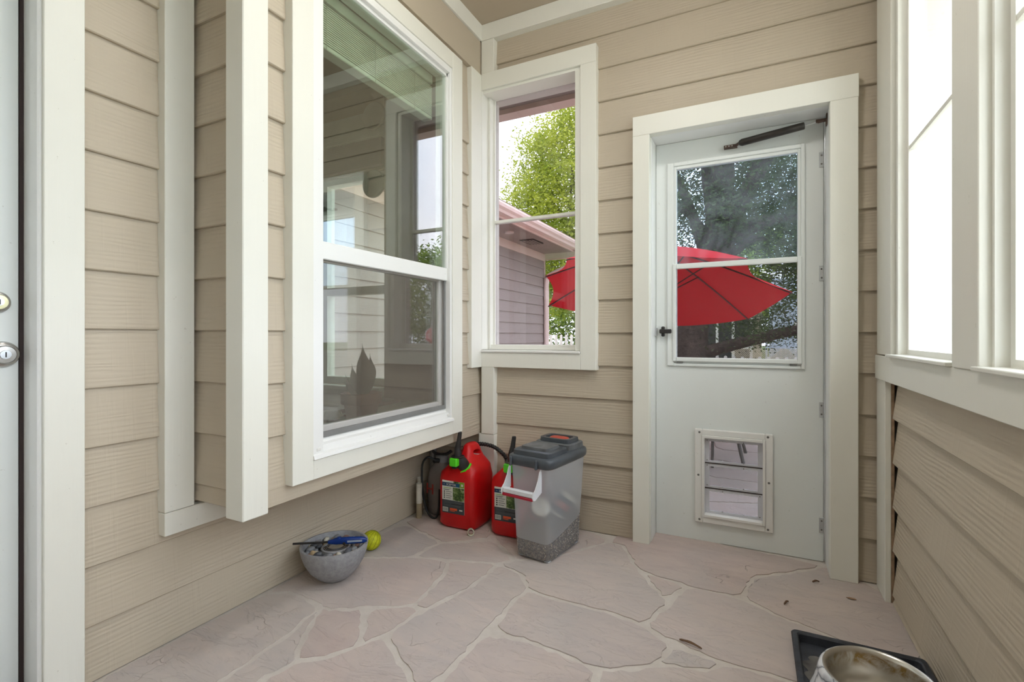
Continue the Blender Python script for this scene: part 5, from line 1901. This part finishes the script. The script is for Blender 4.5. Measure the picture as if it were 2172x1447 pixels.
lt = thing('lattice_panel', 'tan garden lattice panel right of the neighbouring porch', 'lattice', (0.75, 16.4, -0.1))
for k in range(30):
    x = -0.75 + k * 0.055
    for dx in (0.75, -0.75):
        q = bmesh.new()
        p0, p1 = (x, 0.02 if dx > 0 else 0.045, 0.0), (x + dx, 0.02 if dx > 0 else 0.045, 0.75)
        tube(q, [p0, p1], 0.009, 4)
        obj('lath', q, 'lattice_tan', lt)
b.free()
n2 = thing('blue_house', 'pale blue house with a white-framed window beyond the fence', 'house', (2.3, 23.0, -0.1))
obj('wall', bx(-1.6, 3.0, 0, 5, 0, 3.5), 'neighbour_blue', n2)
w = obj('window', bx(-0.75, 0.0, -0.05, 0.0, 0.85, 1.65), 'neighbour_dark', n2)
for (xa, xb, za, zb) in ((-0.82, 0.07, 1.62, 1.70), (-0.82, 0.07, 0.80, 0.88), (-0.82, -0.75, 0.88, 1.62), (0.0, 0.07, 0.88, 1.62), (-0.75, 0, 1.23, 1.28), (-0.40, -0.36, 0.88, 1.62)):
    obj('window_bar', bx(xa, xb, -0.09, -0.051, za, zb), 'picket_white', w)

# ------------------------------------------------------------------ stop sign mirrored in the bay glass
sp = Vector((7.2, 14.2, 0.0))
fd = Vector((-0.58, -0.82, 0)).normalized()
t = thing('stop_sign', 'red octagonal stop sign on a post in the street', 'sign', (sp.x, sp.y, -0.1), math.atan2(fd.y, fd.x) + R(90))
def octo(r, y0, y1):
    b = bmesh.new()
    pts = [(r * math.cos(R(22.5 + 45 * k)), r * math.sin(R(22.5 + 45 * k))) for k in range(8)]
    a = [b.verts.new((x, y0, 1.13 + z)) for x, z in pts]
    c = [b.verts.new((x, y1, 1.13 + z)) for x, z in pts]
    for i in range(8):
        j = (i + 1) % 8
        b.faces.new((a[i], a[j], c[j], c[i]))
    b.faces.new(a); b.faces.new(list(reversed(c)))
    return b
obj('sign_border', octo(0.335, -0.004, 0.004), 'sign_white', t)
obj('sign_face', octo(0.315, -0.008, -0.0045), 'sign_red', t)
mtx = Matrix.Translation((-0.255, -0.0085, 1.13 - 0.085)) @ Matrix.Rotation(R(90), 4, 'X') @ Matrix.Scale(0.86, 4, (1, 0, 0))
obj('lettering', text_bm('STOP', 0.245, mtx, 0.001), 'sign_white', t)
obj('post', bx(-0.02, 0.02, 0.0045, 0.04, 0, 1.35), 'zinc', t)

# ------------------------------------------------------------------ trees
def foliage(center, radii, n_clump, per, size, seed, squash=0.5, lo=-0.6):
    rg = np.random.default_rng(seed)
    d = rg.normal(size=(n_clump, 3))
    d /= np.linalg.norm(d, axis=1)[:, None]
    d = d[d[:, 2] > lo]
    rr = rg.uniform(0.45, 1.0, size=(len(d), 1)) ** 0.6
    cl = d * rr * np.array(radii) + np.array(center)
    n = len(cl) * per
    base = np.repeat(cl, per, axis=0)
    spread = rg.uniform(0.18, 0.42, size=(len(cl), 1)).repeat(per, 0)
    offs = rg.normal(size=(n, 3)) * spread * np.array([1, 1, 0.75]) * (max(radii) / 3.2)
    P = base + offs
    axd = rg.normal(size=(n, 3)); axd[:, 2] *= 0.6
    axd /= np.linalg.norm(axd, axis=1)[:, None]
    sdd = np.cross(axd, rg.normal(size=(n, 3)))
    sdd /= np.linalg.norm(sdd, axis=1)[:, None] + 1e-9
    L_ = size * rg.uniform(0.7, 1.35, size=(n, 1))
    V = np.stack([P - axd * L_ * 0.5, P + sdd * L_ * 0.22, P + axd * L_ * 0.5, P - sdd * L_ * 0.22], axis=1).reshape(-1, 3)
    me = bpy.data.meshes.new('foliage')
    me.vertices.add(len(V)); me.vertices.foreach_set('co', V.astype(np.float32).ravel())
    me.loops.add(n * 4); me.loops.foreach_set('vertex_index', np.arange(n * 4, dtype=np.int32))
    me.polygons.add(n); me.polygons.foreach_set('loop_start', np.arange(0, n * 4, 4, dtype=np.int32))
    me.update(calc_edges=True)
    me.validate()
    return me, cl


def tree(name, label, base, trunk, center, radii, n_clump, per, size, mat, seed, tr=0.26, group=None, branches=14, lo=-0.6):
    t = thing(name, label, 'tree', base, 0, group)
    bv = Vector(base)
    me, cl = foliage([c - b_ for c, b_ in zip(center, base)], radii, n_clump, per, size, seed, lo=lo)
    me.materials.append(M[mat])
    fo = link_mesh('foliage', me, t)
    tag(fo, None, None, None, 'stuff')
    b = bmesh.new()
    pts = spline([Vector(p) - bv for p in trunk], 5)
    rad = [tr * (1.25 - 0.75 * i / (len(pts) - 1)) for i in range(len(pts))]
    tube(b, pts, rad, 14)
    obj('trunk', b, 'bark', t, True)
    rq = random.Random(seed)
    topi = len(pts) - 1
    for k in range(min(branches, len(cl))):
        tgt = Vector(cl[(k * 37) % len(cl)].tolist())
        st = pts[max(1, topi - rq.randint(0, 4))]
        mid = st.lerp(tgt, 0.5) + Vector((rq.uniform(-.3, .3), rq.uniform(-.3, .3), 0.25))
        b = bmesh.new()
        tube(b, spline([st, mid, tgt], 5), [tr * 0.42 * (1 - 0.085 * i) for i in range(11)], 7)
        obj('branch', b, 'bark', t, True)
    return t


oak = tree('oak_tree', 'broad dark oak with a leaning trunk behind the umbrella', (-0.92, 8.5, -0.1),
           [(-0.92, 8.5, -0.1), (-0.93, 8.5, 0.8), (-0.80, 8.6, 1.7), (-0.4, 8.8, 2.7)], (-0.05, 9.3, 4.0), (1.9, 1.7, 3.2), 320, 220, 0.066, 'leaves_dark', 21, 0.27)
b = bmesh.new()
bp = spline([(-0.05, 0.0, 0.75), (0.4, -0.05, 0.92), (0.95, -0.12, 1.08), (1.55, -0.2, 1.22), (2.3, -0.3, 1.22), (3.0, -0.3, 1.5)], 5)
tube(b, bp, [0.115 - 0.0025 * i for i in range(len(bp))], 10)
obj('low_branch', b, 'bark', oak, True)
me, cl = foliage((1.6, 0.3, 1.45), (1.7, 1.0, 0.55), 60, 170, 0.05, 33, lo=-1)
me.materials.append(M['leaves_dark'])
tag(link_mesh('low_foliage', me, oak), None, None, None, 'stuff')

tree('elm_tree', 'tall sunlit yellow-green tree beyond the wing of the house', (-4.6, 14.2, -0.1),
     [(-4.6, 14.2, -0.1), (-4.6, 14.2, 1.6), (-4.5, 14.3, 3.2)], (-4.35, 14.0, 4.7), (2.5, 2.0, 3.3), 420, 170, 0.10, 'leaves_bright', 7, 0.2, lo=-0.95)
tree('shade_tree', 'green tree in the street behind the stop sign', (12.5, 22.0, -0.1),
     [(12.5, 22.0, -0.1), (12.5, 22.0, 1.5), (12.6, 22.0, 2.6)], (11.5, 22.0, 2.9), (4.6, 3.0, 2.9), 230, 90, 0.2, 'leaves_mid', 8, 0.22, 'trees beyond the yard', lo=-1)
tree('shade_tree', 'rounded green tree far behind the blue house', (4.5, 35.0, -0.1),
     [(4.5, 35.0, -0.1), (4.5, 35.0, 1.5), (4.6, 35.0, 3.2)], (3.5, 35.0, 4.8), (6.5, 3.0, 4.2), 240, 80, 0.3, 'leaves_mid', 9, 0.25, 'trees beyond the yard', lo=-1)
tree('shade_tree', 'bushy green tree behind the tan neighbouring house', (-9.5, 33.0, -0.1),
     [(-9.5, 33.0, -0.1), (-9.5, 33.0, 1.5), (-9.4, 33.0, 2.6)], (-9.2, 33.0, 3.0), (5.5, 3.0, 3.0), 160, 80, 0.3, 'leaves_mid', 10, 0.22, 'trees beyond the yard', lo=-1)
tree('shade_tree', 'dense dark tree standing behind the broad oak', (2.6, 16.0, -0.1),
     [(2.6, 16.0, -0.1), (2.6, 16.0, 1.5), (2.6, 16.0, 3.0)], (2.6, 16.0, 5.2), (3.4, 1.2, 3.4), 260, 190, 0.105, 'leaves_dark', 12, 0.25, 'trees beyond the yard', lo=-0.85)

t = thing('garden_agave', 'green agave with pointed leaves outside the room window', 'agave', (-2.30, 3.10, -0.02))
b = bmesh.new(); lathe(b, [(0.13, 0.0), (0.17, 0.30), (0.19, 0.32), (0.19, 0.40), (0.16, 0.40), (0.15, 0.34), (0.0005, 0.34)], 30, (0, 0, 0), True, False)
obj('planter', b, 'terracotta', t, True)
for k, (dx, dy, dz, w) in enumerate(((-0.36, -0.06, 0.86, 0.045), (-0.10, 0.18, 0.88, 0.045), (0.15, 0.1, 0.85, 0.045), (0.25, -0.12, 0.74, 0.042), (-0.15, -0.25, 0.72, 0.042), (0.05, -0.2, 0.86, 0.045))):
    blade(t, (dx * 0.12, dy * 0.12, 0.34), (dx, dy, dz), w, (dx * 0.05, dy * 0.05, 0.04), 'leaf_agave')
